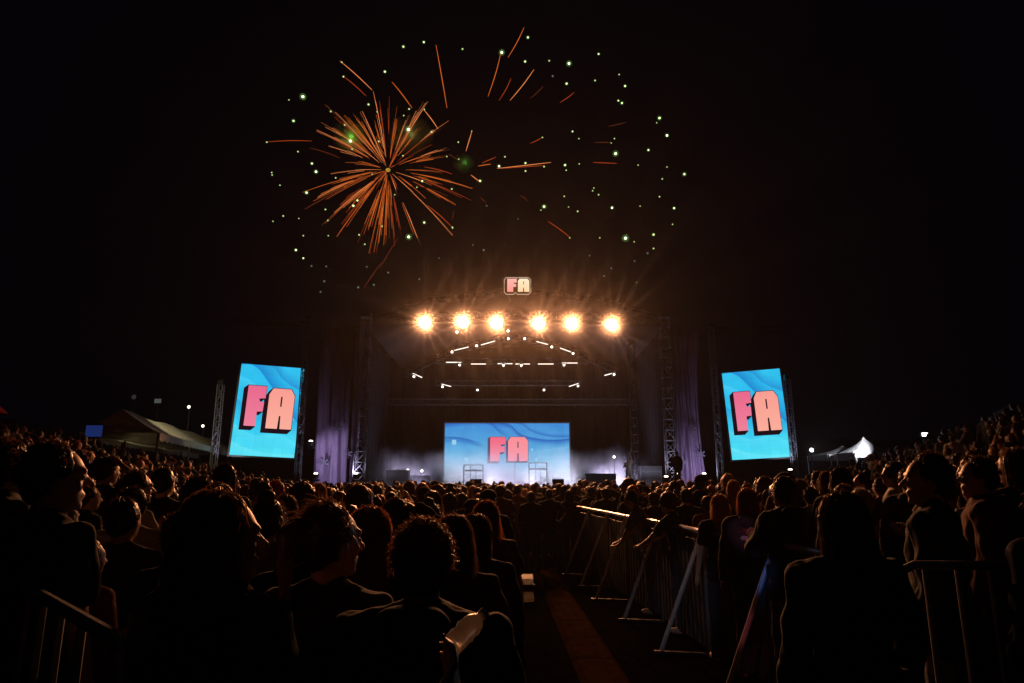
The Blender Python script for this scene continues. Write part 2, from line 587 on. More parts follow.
# roof skin: shallow curved shell over the stage
bm = bmesh.new()
prev = None
x0, x1 = at(366, 320, 34).x - .4, at(664, 320, 34).x + .4
for i in range(25):
    t = i / 24
    x = x0 + (x1 - x0) * t
    z = 10.5 + 1.9 * math.sin(math.pi * t) ** .8
    ring = [bm.verts.new((x, 35.3, z)), bm.verts.new((x, 49, z - .3)), bm.verts.new((x, 49, z - .4)), bm.verts.new((x, 35.3, z - .1))]
    if prev:
        for k in range(4): bm.faces.new((prev[k], ring[k], ring[(k + 1) % 4], prev[(k + 1) % 4]))
    prev = ring
o = obj("stage_roof", bm, M_roof); smooth_shade(o.data)
tag(o, "dark curved roof canopy spanning the whole stage", "stage roof")

# stage platform
root = empty("stage_platform", (0, 41.5, 0))
tag(root, "low dark stage platform hidden behind the crowd heads", "stage")
bm = bmesh.new(); box(bm, (0.1, 0, 1.40), (17.2, 13, .2), bev=.02); obj("deck", bm, M_deck, root)
bm = bmesh.new()
n = 120
vs = []
for i in range(n + 1):
    x = -8.5 + 17.2 * i / n
    vs.append((bm.verts.new((x, -6.42 + .04 * math.sin(i * 1.9), 1.3)), bm.verts.new((x, -6.45 + .06 * math.sin(i * 1.9), 0.0))))
for a, b in zip(vs, vs[1:]): bm.faces.new((a[0], a[1], b[1], b[0]))
obj("skirt", bm, M_skirt, root)
# back cloth of the stage
bm = bmesh.new()
vs = []
for i in range(161):
    x = -9.4 + 18.8 * i / 160
    vs.append((bm.verts.new((x, 48.4 + .1 * math.sin(i * .9), 0)), bm.verts.new((x, 48.4 + .06 * math.sin(i * .9), 11))))
for a, b in zip(vs, vs[1:]): bm.faces.new((a[0], b[0], b[1], a[1]))
o = obj("back_curtain", bm, mat("black_stage_cloth", (.005, .0045, .005), .98, spec=.03)); smooth_shade(o.data)
tag(o, "black pleated curtain closing the back of the stage", "curtain")

# side wall drapes of the stage house
for sx, lab in ((-1, "black side drape behind the left banner of the stage"), (1, "black side drape behind the right banner of the stage")):
    bm = bmesh.new(); vs = []
    for i in range(81):
        y = 36 + 12.2 * i / 80
        xx = sx * 9.0 + .1 * math.sin(i * .9)
        vs.append((bm.verts.new((xx, y, 0)), bm.verts.new((xx, y, 10.6))))
    for a, b in zip(vs, vs[1:]): bm.faces.new((a[0], b[0], b[1], a[1]))
    o = obj("side_drape", bm, MATS["black_stage_cloth"]); smooth_shade(o.data)
    tag(o, lab, "curtain", "side drapes")

# ------------------------------------------------------------------ draped banners between towers
def banner(pa, pb, top_a, top_b, Y, label, flip):
    """cloth between px pa..pb, top px heights"""
    root = empty("draped_banner", (at((pa + pb) / 2, 470, Y).x, Y, 0))
    tag(root, label, "banner", "draped banners beside the stage")
    ox = root.location.x
    bm = bmesh.new()
    NU, NV = 70, 60
    g = []
    for j in range(NV + 1):
        v = j / NV
        row = []
        for i in range(NU + 1):
            u = i / NU
            xb = at(pa + (pb - pa) * u, 470, Y).x - ox
            zt = at(0, top_a + (top_b - top_a) * u, Y).z
            z = 0.1 + (zt - .1) * v
            fold = .16 * math.sin(u * 19 + 2.2 * math.sin(v * 3.1) + flip) * (0.35 + .65 * v) + .12 * math.sin(u * 41 + v * 6)*.5
            sag = .25 * math.sin(v * math.pi) * (u - .5) * flip
            fold += .5 * math.exp(-((u - (.15 + .6 * v)) / .07) ** 2) * .4
            pinch = 1 - .16 * math.sin(v * math.pi)
            row.append(bm.verts.new((xb * pinch + sag, fold, z)))
        g.append(row)
    for j in range(NV):
        for i in range(NU):
            bm.faces.new((g[j][i], g[j][i + 1], g[j + 1][i + 1], g[j + 1][i]))
    c = obj("cloth", bm, M_scrim, root); smooth_shade(c.data)
    # asterisk marks printed on the cloth
    for (u, zz) in ((.28, 2.85), (.78, 3.3), (.55, 4.7)):
        bm = bmesh.new()
        xb = at(pa + (pb - pa) * u, 470, Y).x - ox
        for k in range(3):
            box(bm, (xb, -.34 - .004 * k, zz), (.09, .01, .5), (0, R(60 * k), 0))
        obj("star_mark", bm, M_mark, root)
    return root


banner(312, 359, 330, 322, 36.4, "pale purple draped cloth between two towers at the left of the stage", 1)
banner(672, 708, 322, 332, 36.4, "pale purple draped cloth between two towers at the right of the stage", -1)

# ------------------------------------------------------------------ blinders
M_glare = emat("blinder_glass", (1.0, 0.72, 0.45), 9.0)
BL = [(425, 323), (463, 322.5), (496.5, 323.5), (538.5, 324), (571.5, 324), (611.5, 325)]
BLN = ["first", "second", "third", "fourth", "fifth", "sixth"]


def star_light(o, nrays, phase):
    """spokes added to the beam off axis, imitating a lens starburst"""
    d = o.data
    d.use_nodes = True
    nt = d.node_tree
    e = nt.nodes["Emission"]
    tc = nt.nodes.new("ShaderNodeTexCoord"); sp = nt.nodes.new("ShaderNodeSeparateXYZ")
    L = nt.links.new
    L(tc.outputs["Normal"], sp.inputs[0])

    def M(op, a, b=None, clamp=False):
        n = nt.nodes.new("ShaderNodeMath"); n.operation = op; n.use_clamp = clamp
        for i, v in enumerate((a, b)):
            if v is None: continue
            if isinstance(v, (int, float)): n.inputs[i].default_value = v
            else: L(v, n.inputs[i])
        return n.outputs[0]
    ang = M('ARCTAN2', sp.outputs[1], sp.outputs[0])
    r2 = M('SQRT', M('ADD', M('MULTIPLY', sp.outputs[0], sp.outputs[0]), M('MULTIPLY', sp.outputs[1], sp.outputs[1])))
    c1 = M('POWER', M('ABSOLUTE', M('COSINE', M('ADD', M('MULTIPLY', ang, nrays / 2), phase))), 7.0)
    c2 = M('POWER', M('ABSOLUTE', M('COSINE', M('MULTIPLY', ang, 1.5))), 2.0)
    s = M('ADD', M('MULTIPLY', c1, M('ADD', M('MULTIPLY', c2, 1.8), 1.2)), 0.12)
    off = M('MULTIPLY', M('SUBTRACT', r2, 0.16), 6.0, clamp=True)
    st = M('ADD', M('MULTIPLY', M('SUBTRACT', s, 1.0), off), 1.0)
    L(st, e.inputs["Strength"])


proto = None
for i, (px, py) in enumerate(BL):
    c = at(px, py, 33.7)
    if proto is None:
        root = empty("blinder_lamp", c)
        bm = bmesh.new()
        bar(bm, (0, .30, 0), (0, -.02, 0), .20, .34, seg=28)
        obj("housing", bm, M_black, root)
        bm = bmesh.new()
        ell(bm, (0, -.035, 0), (.31, .05, .31), u=28, v=12)
        ln = obj("lens", bm, M_glare, root); smooth_shade(ln.data)
        bm = bmesh.new()
        tube_path(bm, [(-.40, .12, 0), (-.40, .12, .42), (0, .12, .5), (.40, .12, .42), (.40, .12, 0)], .02)
        bar(bm, (0, .12, .5), (0, .3, .75), .03)
        obj("yoke", bm, M_black, root)
        proto = root
    else:
        root = copy_tree(proto)
        root.location = c
    tag(root, f"glaring orange-white round lamp, {BLN[i]} from the left of the six on the front truss", "stage lamp", "glaring lamps on the front truss")
    lo = light("blinder_light", 'SPOT', c + Vector((0, -.12, 0)), 2300, (1.0, .45, .21), aim=(0, 0, 1.8), size=.05, spot=128, blend=1.0)
    star_light(lo, 16 + 2 * (i % 3), i * .7)  # starburst rays put into the lamp's light pattern
    lo2 = light("blinder_light", 'SPOT', c + Vector((0, -.14, 0)), 4000 * (1, .93, 1.06, .97, 1.04, .95)[i], (1.0, .33, .105), aim=(0, 0, 1.8), size=.2, spot=114, blend=1.0)
    tag(lo, kind="helper"); tag(lo2, kind="helper")

# FA sign on the roof peak
c = at(517.5, 286.5, 34)
root = empty("roof_sign", c)
tag(root, "small glowing sign of chunky FA letters on the roof peak above the stage", "sign")
sw, sh = 1.42, .80
for (x0_, wd, pts, nm, c0, c1, sl) in ((-.56, .52, LET_F, "letter_f", (1.0, .33, .27), (1.0, .50, .45), False), (.02, .62, LET_A, "letter_a", (1.0, .70, .40), (1.0, .88, .62), True)):
    fm = grad_emit("roof_sign_" + nm, c0, c1, -.3, .4, .95)
    letter(0, 0, x0_, -.36, wd, .74, pts, root, fm, M_lside, nm, (-.06, -.06), depth0=-.2, grow=.02, slit=sl)
bm = bmesh.new()
out = [(-.72, -.36), (-.72, .34), (-.60, .46), (-.04, .46), (.0, .42), (.05, .46), (.58, .46), (.72, .34), (.72, -.36), (.60, -.49), (-.02, -.49), (-.10, -.38), (-.22, -.49), (-.62, -.49)]
tube_path(bm, [(x, -.16, z) for x, z in out] + [(out[0][0], -.16, out[0][1])], .022, 6)
obj("outline_tube", bm, emat("sign_tube_light", (1.0, .72, .5), .55), root)
bm = bmesh.new()
box(bm, (0, -.08, -.02), (1.36, .08, .86), bev=.02)
for sx in (-.5, .5): bar(bm, (sx, 0, -.4), (sx * .8, .3, -.75), .025)
obj("backing_board", bm, M_black, root)

# ------------------------------------------------------------------ white tube bars and small lamps
M_tube = emat("white_tube_light", (1.0, .90, .80), 1.7)
M_small = emat("small_lamp_glass", (1.0, .88, .70), 7.0)


def light_bar(p, q, Y, label):
    a, b = at(p[0], p[1], Y), at(q[0], q[1], Y)
    c = (a + b) / 2
    root = empty("tube_light", c)
    tag(root, label, "light bar", "white light tubes over the stage")
    bm = bmesh.new(); bar(bm, a - c, b - c, .026, seg=8); obj("tube", bm, M_tube, root)
    d = (b - a).normalized()
    bm = bmesh.new(); box(bm, (0, .07, .05), ((b - a).length * 1.04, .08, .08), Euler((0, -math.atan2(d.z, d.x), 0)).to_matrix())
    bar(bm, (0, .07, .05), (0, .1, .35), .015)
    obj("housing", bm, M_black, root)


def small_lamp(p, Y, label):
    c = at(p[0], p[1], Y)
    root = empty("moving_head_lamp", c)
    tag(root, label, "stage lamp", "small white lamps over the stage")
    bm = bmesh.new(); ell(bm, (0, -.02, 0), (.06, .045, .06)); o = obj("lens", bm, M_small, root)
    bm = bmesh.new(); bar(bm, (0, .26, 0), (0, 0, 0), .11, .14, seg=14); obj("head", bm, M_black, root)
    bm = bmesh.new(); tube_path(bm, [(-.17, .12, 0), (-.17, .12, .22), (.17, .12, .22), (.17, .12, 0)], .02, 6); box(bm, (0, .12, .29), (.3, .2, .12)); obj("yoke", bm, M_black, root)


ROW1 = [((454, 350.5), (468.5, 347), "outer left"), ((481, 345), (495, 341), "inner left"), ((536.5, 341.5), (548, 344.5), "inner right"), ((560, 348), (571, 352), "outer right")]
for p, q, n in ROW1: light_bar(p, q, 38.2, f"slanted white light tube, {n} of the four on the arched truss")
for p, q, n in (((412, 373), (422, 377.5), "lower left"), ((604.5, 375.5), (615, 372.5), "lower right")): light_bar(p, q, 38.2, f"short white light tube at the {n} end of the arched truss")
for k, (a, b, yy) in enumerate(((446, 461.5, 362.3), (471, 486, 364), (497.6, 512.5, 363.7), (515.5, 530, 364), (538, 553.5, 364), (562, 577.5, 363))):
    light_bar((a, yy), (b, yy), 40.2, f"level white light tube, {BLN[k]} from the left in the straight row over the stage")
for p, q, n in (((441.5, 384), (451, 386.5), "left"), ((569, 386.5), (578.5, 383.5), "right")): light_bar(p, q, 43.2, f"short white light tube on the {n} end of the rear truss")
for p, Y, lab in (((452, 352), 38.0, "small lamp at the lower end of the outer left slanted tube"), ((476.6, 345.8), 38, "small lamp between the two left slanted tubes"),
                  ((508.3, 338.7), 38, "left one of two small lamps at the top of the arched truss"), ((524.7, 338.7), 38, "right one of two small lamps at the top of the arched truss"),
                  ((551.8, 347), 38, "small lamp between the two right slanted tubes"), ((573, 353.5), 38, "small lamp at the lower end of the outer right slanted tube"),
                  ((459.7, 365), 40, "small lamp under the first tube of the straight row"), ((503.5, 365.4), 40, "small lamp under the third tube of the straight row"),
                  ((521.3, 365.4), 40, "small lamp under the fourth tube of the straight row"), ((564, 365), 40, "small lamp under the sixth tube of the straight row"),
                  ((414, 376.5), 38, "small lamp under the lower left end tube of the arched truss"), ((614, 374.5), 38, "small lamp under the lower right end tube of the arched truss"),
                  ((442.5, 386.7), 43, "small lamp under the left tube of the rear truss"), ((578, 386), 43, "small lamp under the right tube of the rear truss"),
                  ((477.6, 390), 43, "left one of two lone lamps above the centre screen"), ((544, 390), 43, "right one of two lone lamps above the centre screen"),
                  ((457, 332), 34.2, "faint small lamp hanging below the second glaring lamp"), ((508, 331), 34.2, "faint small lamp hanging below the third glaring lamp")):
    small_lamp(p, Y, lab)

# ------------------------------------------------------------------ uplights at tower feet
def uplight(px, py, Y, label, aim, energy, color=(.78, .74, 1.0), spot=70, show=True, size=.06):
    c = at(px, py, Y)
    root = empty("uplight", c)
    tag(root, label, "uplight", "white uplights beside the stage")
    bm = bmesh.new(); bar(bm, (0, 0, -.25), (0, 0, 0), .12, .17, seg=14); box(bm, (0, 0, -.32), (.34, .3, .1)); obj("housing", bm, M_black, root)
    bm = bmesh.new(); ell(bm, (0, -.03, .02), (.10, .10, .05)); obj("lens", bm, M_small, root)
    l = light("uplight_beam", 'SPOT', c + Vector((0, 0, .12)), energy, color, aim=c + Vector(aim), size=size, spot=spot, blend=.7)
    tag(l, kind="helper")


UP = (.80, .76, 1.0)
uplight(311, 441.5, 34.9, "white uplight on the tower beside the left banner", (.9, 1.4, -1.0), 140, UP, 130)
uplight(316, 474, 34.6, "white uplight at the foot of the left banner", (.8, 1.6, .4), 240, UP, 110)
uplight(356, 474, 33.6, "white uplight at the foot of the left stage tower", (-.9, 2.0, .7), 240, UP, 110)
uplight(226, 470, 34.2, "white uplight at the foot of the outer left tower", (-.2, 1, 1.2), 260, UP, 80)
uplight(677, 474, 33.6, "white uplight at the foot of the right stage tower", (.5, 2.0, .8), 240, UP, 110)
uplight(704, 474, 34.6, "white uplight at the foot of the right banner", (.2, 1.6, .4), 240, UP, 110)
uplight(790, 470, 34.2, "white uplight at the foot of the outer right tower", (.1, 1, 1.2), 240, UP, 80)
uplight(666, 477, 33.3, "white uplight in front of the right stage tower", (0, 1, 1.6), 200, UP, 90)

# ------------------------------------------------------------------ on-stage kit
def wedge_monitor(px, label):
    c = at(px, 484, 35.25); c.z = 1.5
    root = empty("stage_monitor", c)
    tag(root, label, "monitor speaker", "monitor speakers on the stage lip")
    bm = bmesh.new()
    a = [(-.3, -.22, 0), (.3, -.22, 0), (.3, .22, 0), (-.3, .22, 0), (-.3, -.22, .42), (.3, -.22, .42), (.3, .02, .46), (-.3, .02, .46)]
    v = [bm.verts.new(p) for p in a]
    for f in ((0, 3, 2, 1), (0, 1, 5, 4), (4, 5, 6, 7), (7, 6, 2, 3), (0, 4, 7, 3), (1, 2, 6, 5)): bm.faces.new([v[k] for k in f])
    obj("cabinet", bm, mat("monitor_cabinet", (.06, .05, .08), .6), root)
    bm = bmesh.new(); box(bm, (0, .125, .24), (.5, .02, .4), (R(-25), 0, 0)); obj("grille", bm, M_black, root)


wedge_monitor(476, "dark monitor speaker on the stage lip below the left part of the centre screen")
wedge_monitor(558, "dark monitor speaker on the stage lip below the right part of the centre screen")

M_frame = mat("grey_stand_tube", (.12, .14, .18), .5, .3)


def stand(px0, px1, pyt, pyb, Y, label):
    a, b = at(px0, pyt, Y), at(px1, pyb, Y)
    root = empty("keyboard_stand", ((a.x + b.x) / 2, Y, 1.5))
    tag(root, label, "stand", "equipment stands in front of the centre screen")
    hw = (b.x - a.x) / 2; h = a.z - 1.5
    bm = bmesh.new()
    for sx in (-1, 1):
        for yy in (-.25, .25): bar(bm, (sx * hw, yy, 0), (sx * hw, yy, h), .028)
    for zz in (h, h * .72):
        for yy in (-.25, .25): bar(bm, (-hw, yy, zz), (hw, yy, zz), .025)
    bar(bm, (-hw * .3, -.25, 0), (-hw * .3, -.25, h), .02); bar(bm, (hw * .3, -.25, 0), (hw * .3, -.25, h * .72), .02)
    obj("tube_frame", bm, M_frame, root)
    bm = bmesh.new(); box(bm, (0, 0, h * .72 + .05), (hw * 1.7, .5, .06), bev=.01); obj("shelf", bm, M_frame, root)


stand(529, 547, 463, 482, 42.5, "tubular equipment stand in the smoke before the right half of the centre screen")
stand(464, 483, 465, 482, 42.5, "low tubular equipment stand in the smoke before the left half of the centre screen")
bm = bmesh.new(); c = at(515, 484, 41); bar(bm, (0, 0, 0), (0, 0, at(515, 463, 41).z - 1.5), .018); bar(bm, (0, 0, at(515, 463, 41).z - 1.5), (0.2, -.2, at(515, 463, 41).z - 1.4), .02); bar(bm, (0, 0, 0), (0, 0, .03), .18, seg=14)
o = obj("microphone_stand", bm, M_frame); o.location = (c.x, 41, 1.5)
tag(o, "thin microphone stand in the middle of the stage before the centre screen", "mic stand")


def road_case(px, Y, w, h, label):
    c = at(px, 480, Y)
    root = empty("equipment_case", (c.x, Y, 1.5)); tag(root, label, "equipment case", "equipment cases on stage")
    bm = bmesh.new(); box(bm, (0, 0, h / 2), (w, .7, h), bev=.03); obj("case_body", bm, mat("case_laminate", (.05, .05, .06), .5), root)
    bm = bmesh.new()
    for sx in (-1, 1): box(bm, (sx * w / 2, -.36, h / 2), (.04, .03, h * .98))
    box(bm, (0, -.36, h * .75), (w, .03, .03)); obj("edge_trim", bm, M_alu, root)


road_case(398, 39, 1.3, 1.0, "dark equipment case at the left edge of the stage")
road_case(418, 41, 1.6, .7, "long low equipment case left of the centre screen")
road_case(600, 40, 1.8, .8, "long low equipment case right of the centre screen")
road_case(650, 38, 1.2, 1.2, "tall dark equipment case beside the right stage tower")
for px, py, lab in ((614, 457, "white lamp on a stand right of the centre screen"), (408, 470, "small lamp low at the left edge of the stage"), (422, 471, "small lamp just left of the centre screen base")):
    c = at(px, py, 40.5)
    root = empty("lamp_stand", (c.x, 40.5, 1.5)); tag(root, lab, "lamp", "lamps standing on the stage floor")
    bm = bmesh.new(); bar(bm, (0, 0, 0), (0, 0, c.z - 1.55), .02); bar(bm, (0, 0, 0), (0, 0, .02), .2, seg=12); obj("pole", bm, M_black, root)
    bm = bmesh.new(); ell(bm, (0, -.05, c.z - 1.5), (.07, .06, .07)); obj("lens", bm, M_small, root)
FOOT = [428, 446, 462, 490, 506, 530, 545, 570, 588, 604]
for i, px in enumerate(FOOT):
    c = at(px, 482, 35.6)
    root = empty("footlight", (c.x, 35.6, 1.5)); tag(root, "low white footlight bar on the front edge of the stage", "footlight", "footlights along the stage edge")
    bm = bmesh.new(); box(bm, (0, 0, .07), (.8, .14, .12), bev=.02); obj("housing", bm, M_black, root)
    bm = bmesh.new(); box(bm, (0, -.075, .10), (.7, .015, .04)); obj("lens", bm, emat("footlight_glass", (.85, .80, 1.0), 1.6), root)

# ------------------------------------------------------------------ tents
M_canvas = mat("tent_canvas", (.62, .58, .46), .85, noise_amt=.2, noise_scale=1.0, bump=.2)
M_white_tent = mat("white_tent_canvas", (.8, .8, .82), .8, noise_amt=.08)


def gable_tent(A, B, hw, zr, ze, label, m):
    """ridge from A to B (x,y); half width hw"""
    A = Vector((A[0], A[1], 0)); B = Vector((B[0], B[1], 0))
    d = (B - A).normalized(); s = Vector((d.y, -d.x, 0))
    root = empty("marquee_tent", A); tag(root, label, "tent")
    L = (B - A).length
    bm = bmesh.new()
    n = 14
    rows = []
    for i in range(n + 1):
        c = d * (L * i / n)
        sag = .10 * math.sin(math.pi * ((i * 2 / n * 2) % 1))
        sc = .06 * math.sin(i * 1.7)
        rows.append([bm.verts.new(c + s * (hw * k) + Vector((0, 0, ze + (zr - ze) * (1 - abs(k)) ** 1.15 - sag * .6 + (sc if abs(k) < 1 else 0)))) for k in (-1, -.66, -.33, 0, .33, .66, 1)])
    for a, b in zip(rows, rows[1:]):
        for k in range(6): bm.faces.new((a[k], a[k + 1], b[k + 1], b[k]))
    # gable ends
    for r_ in (rows[0], rows[-1]): bm.faces.new(r_)
    bmesh.ops.solidify(bm, geom=bm.faces[:], thickness=.02)
    o = obj("roof_canvas", bm, m, root); smooth_shade(o.data)
    for k in (-1, 1):
        bm = bmesh.new()
        vs = []
        for i in range(n * 4 + 1):
            c = d * (L * i / (n * 4)) + s * (hw + .03) * k
            vs.append((bm.verts.new(c + Vector((0, 0, ze))), bm.verts.new(c + Vector((0, 0, ze - .25 - .07 * abs(math.sin(i * math.pi / 2)))))))
        for a, b in zip(vs, vs[1:]): bm.faces.new((a[0], a[1], b[1], b[0]))
        obj("valance", bm, m, root)
    for i in range(0, 5):
        for k in (-1, 1):
            bm = bmesh.new(); c = d * (L * i / 4) + s * hw * .97 * k
            bar(bm, c, c + Vector((0, 0, ze)), .035); obj("pole", bm, M_black, root)
    return root


gable_tent((-15.0, 25), (-20.3, 46), 1.4, 4.55, 3.65, "long beige marquee tent with a low ridge behind the crowd at the left", M_canvas)
l = light("tent_lamp_glow", 'SPOT', (-13.2, 25.5, 6.8), 1500, (1.0, .86, .50), aim=(-18.0, 35.5, 3.7), size=.15, spot=60, blend=.9); tag(l, kind="helper")  # unseen lamp added to light the beige roof canvas


def peak_tent(px, Y, hw, zt, ze, label, m):
    c = at(px, 470, Y)
    root = empty("peaked_tent", (c.x, Y, 0)); tag(root, label, "tent", "white peaked tents at the right")
    bm = bmesh.new(); n = 24
    top = bm.verts.new((0, 0, zt)); rings = []
    for t in (.12, .3, .55, .8, 1.0):
        ring = []
        for i in range(n):
            a = 2 * math.pi * (i + .5) / n
            k = 1 / max(abs(math.cos(a)), abs(math.sin(a)))
            rr = hw * t * (k * t + (1 - t))
            ring.append(bm.verts.new((rr * math.cos(a), rr * math.sin(a), zt - (zt - ze) * (t ** .72))))
        rings.append(ring)
    for i in range(n): bm.faces.new((top, rings[0][i], rings[0][(i + 1) % n]))
    for a, b in zip(rings, rings[1:]):
        for i in range(n): bm.faces.new((a[i], b[i], b[(i + 1) % n], a[(i + 1) % n]))
    low = [bm.verts.new((v.co.x * 1.005, v.co.y * 1.005, ze - .35)) for v in rings[-1]]
    for i in range(n): bm.faces.new((rings[-1][i], low[i], low[(i + 1) % n], rings[-1][(i + 1) % n]))
    bmesh.ops.solidify(bm, geom=bm.faces[:], thickness=.015)
    o = obj("roof_canvas", bm, m, root)
    for sx in (-1, 1):
        for sy in (-1, 1):
            bm = bmesh.new(); bar(bm, (sx * hw * .97, sy * hw * .97, 0), (sx * hw * .97, sy * hw * .97, ze), .04); obj("pole", bm, M_galv, root)
    return root


pt = peak_tent(867, 45, 1.35, 4.85, 3.75, "brightly lit white peaked tent beyond the crowd at the right", M_white_tent)
pt2 = peak_tent(845, 49, 1.9, 4.45, 3.75, "dimmer white tent just left of the brightly lit one", M_white_tent)
cT = at(869, 452, 42.3)
l = light("tent_flood", 'SPOT', (cT.x, 41.6, 4.4), 2200, (.92, .93, 1.0), aim=(cT.x - .2, 45, 4.2), size=.1, spot=62, blend=.6); tag(l, kind="helper")  # added spot without a fixture, brightens the white tents


def pole_lamp(px, py, Y, label, color, strength, r=.13, power=0, square=False):
    c = at(px, py, Y); gz = ground(c.x, Y)
    root = empty("pole_lamp", (c.x, Y, gz)); tag(root, label, "lamp", "small lamps beyond the crowd")
    h = c.z - gz
    bm = bmesh.new(); bar(bm, (0, .1, 0), (0, .1, h + .1), .04); obj("pole", bm, M_black, root)
    bm = bmesh.new(); box(bm, (0, 0.06, h), (r * 2.6, .14, r * 2), bev=.02); obj("housing", bm, M_black, root)
    bm = bmesh.new()
    if square: box(bm, (0, -.03, h), (r * 2.2, .03, r * 1.4))
    else: ell(bm, (0, -.02, h), (r, .04, r))
    obj("lens", bm, emat("pole_lamp_" + str(px), color, strength), root)
    if power:
        l = light("pole_lamp_light", 'SPOT', c + Vector((0, -.1, 0)), power, color, aim=c + Vector((0, -4, -1.0)), size=.08, spot=128, blend=1.0); tag(l, kind="helper")


pole_lamp(811.5, 450, 42, "small white lamp between the right video screen and the bright tent", (.85, .85, 1.0), 8, .12, 500)
pole_lamp(924.5, 434.5, 32, "small square white floodlight above the right crowd", (1.0, .95, .9), 5, .12, 0, True)
pole_lamp(189, 407, 44, "narrow white lamp high above the long beige tent", (1.0, .95, .8), 2.0, .11)
pole_lamp(203, 426, 46, "lower small white lamp above the long beige tent", (1.0, .9, .7), 3.0, .10)
pole_lamp(158, 401, 52, "dim grey floodlight far beyond the long beige tent", (.5, .6, .55), .12, .24, 0, True)
pole_lamp(134, 397, 54, "dimmest grey lamp leftmost beyond the long beige tent", (.45, .45, .45), .05, .2)

# blue monitor under the tent
c = at(94, 431, 24.5)
root = empty("blue_monitor", c); tag(root, "small glowing blue monitor at the front of the long beige tent", "monitor")
bm = bmesh.new(); box(bm, (0, 0, 0), (.62, .01, .42)); obj("display_panel", bm, emat("blue_monitor_glow", (.008, .02, .10), 1.0), root)
bm = bmesh.new(); box(bm, (0, .05, 0), (.70, .06, .5), bev=.01); bar(bm, (0, .05, -.2), (0, .05, -c.z + ground(c.x, 24.5)), .03); obj("frame", bm, M_black, root)

# pink canopy far left
c = at(-6, 411, 22)
root = empty("pink_parasol", (c.x, 22, ground(c.x, 22))); tag(root, "dim pink parasol at the far left edge behind the crowd", "parasol")
h = c.z - root.location.z
bm = bmesh.new(); bmesh.ops.create_cone(bm, cap_ends=False, segments=10, radius1=.42, radius2=.03, depth=.34, matrix=Matrix.Translation((0, 0, h + .1))); bmesh.ops.solidify(bm, geom=bm.faces[:], thickness=.012)
obj("canopy", bm, mat("pink_canvas", (.55, .06, .10), .8), root)
bm = bmesh.new(); bar(bm, (0, 0, 0), (0, 0, h + .3), .03); obj("pole", bm, M_galv, root)
l = light("parasol_glow", 'POINT', (c.x + .3, 20.6, h + .2 + root.location.z), 2.2, (1, .25, .3), size=.1); tag(l, kind="helper")

c = at(1012, 411, 26)
gz = ground(c.x, 26)
root = empty("grey_parasol", (c.x, 26, gz)); tag(root, "pale grey parasol on the rise at the right edge", "parasol")
h = c.z - gz
bm = bmesh.new(); bmesh.ops.create_cone(bm, cap_ends=False, segments=10, radius1=1.0, radius2=.03, depth=.6, matrix=Matrix.Translation((0, 0, h))); bmesh.ops.solidify(bm, geom=bm.faces[:], thickness=.012)
obj("canopy", bm, mat("grey_canvas", (.4, .42, .45), .8), root)
bm = bmesh.new(); bar(bm, (0, 0, 0), (0, 0, h + .2), .03); obj("pole", bm, M_galv, root)

# ------------------------------------------------------------------ people
prnd = random.Random(5)
SKIN = [mat("skin_light", (.52, .32, .23), .5, noise_amt=.1, noise_scale=30), mat("skin_tan", (.34, .19, .12), .5, noise_amt=.1, noise_scale=30), mat("skin_brown", (.20, .105, .065), .5, noise_amt=.1, noise_scale=30)]
HAIRM = {k: mat("hair_" + k, c, r, noise_amt=.4, noise_scale=40, spec=.5) for k, c, r in (("black", (.012, .009, .008), .36), ("brown", (.045, .022, .012), .38), ("auburn", (.16, .05, .02), .4), ("fair", (.34, .20, .09), .42), ("grey", (.35, .32, .28), .5))}
for k_, m_ in HAIRM.items():      # light passes through loose hair
    nt_ = m_.node_tree
    tr_ = nt_.nodes.new("ShaderNodeBsdfTranslucent"); mx_ = nt_.nodes.new("ShaderNodeMixShader"); mx_.inputs[0].default_value = .42
    tr_.inputs[0].default_value = {"black": (.09, .04, .02, 1), "brown": (.22, .10, .05, 1), "auburn": (.50, .16, .06, 1), "fair": (.70, .42, .18, 1), "grey": (.5, .45, .4, 1)}[k_]
    o_ = nt_.nodes["Material Output"]
    nt_.links.new(nt_.nodes["Principled BSDF"].outputs[0], mx_.inputs[1]); nt_.links.new(tr_.outputs[0], mx_.inputs[2]); nt_.links.new(mx_.outputs[0], o_.inputs[0])
CLOTH = [mat("cloth_" + k, c, .9, noise_amt=.25, noise_scale=12, bump=.3, spec=.25) for k, c in (("black", (.010, .010, .012)), ("charcoal", (.028, .028, .032)), ("navy", (.015, .02, .05)), ("maroon", (.07, .015, .018)), ("olive", (.04, .045, .025)), ("grey", (.16, .16, .165)), ("cream", (.42, .38, .32)), ("rust", (.20, .07, .03)))]
JEANS = mat("cloth_jeans", (.03, .04, .075), .85, noise_amt=.2, noise_scale=20)
SHOE = mat("shoe_leather", (.03, .03, .03), .5)
EYEW = mat("eye_white", (.7, .68, .65), .2, noise_amt=0)
CLO = {m.name[6:]: m for m in CLOTH}

ARMS = {
    "down": ((.245, -.02, 1.13), (.26, .06, .88)),
    "phone": ((.25, .20, 1.25), (.10, .30, 1.50)),
    "high": ((.25, .10, 1.63), (.20, .16, 1.89)),
    "clap": ((.25, .10, 1.15), (.06, .32, 1.24)),
    "rail": ((.26, .26, 1.20), (.12, .47, 1.13)),
    "hip": ((.33, -.10, 1.17), (.20, .02, .98)),
    "reach": ((.27, .22, 1.18), (.20, .46, .98)),
    "head": ((.36, .05, 1.52), (.12, .03, 1.66)),
}


TMPS = bpy.data.scenes.new('build_tmp')


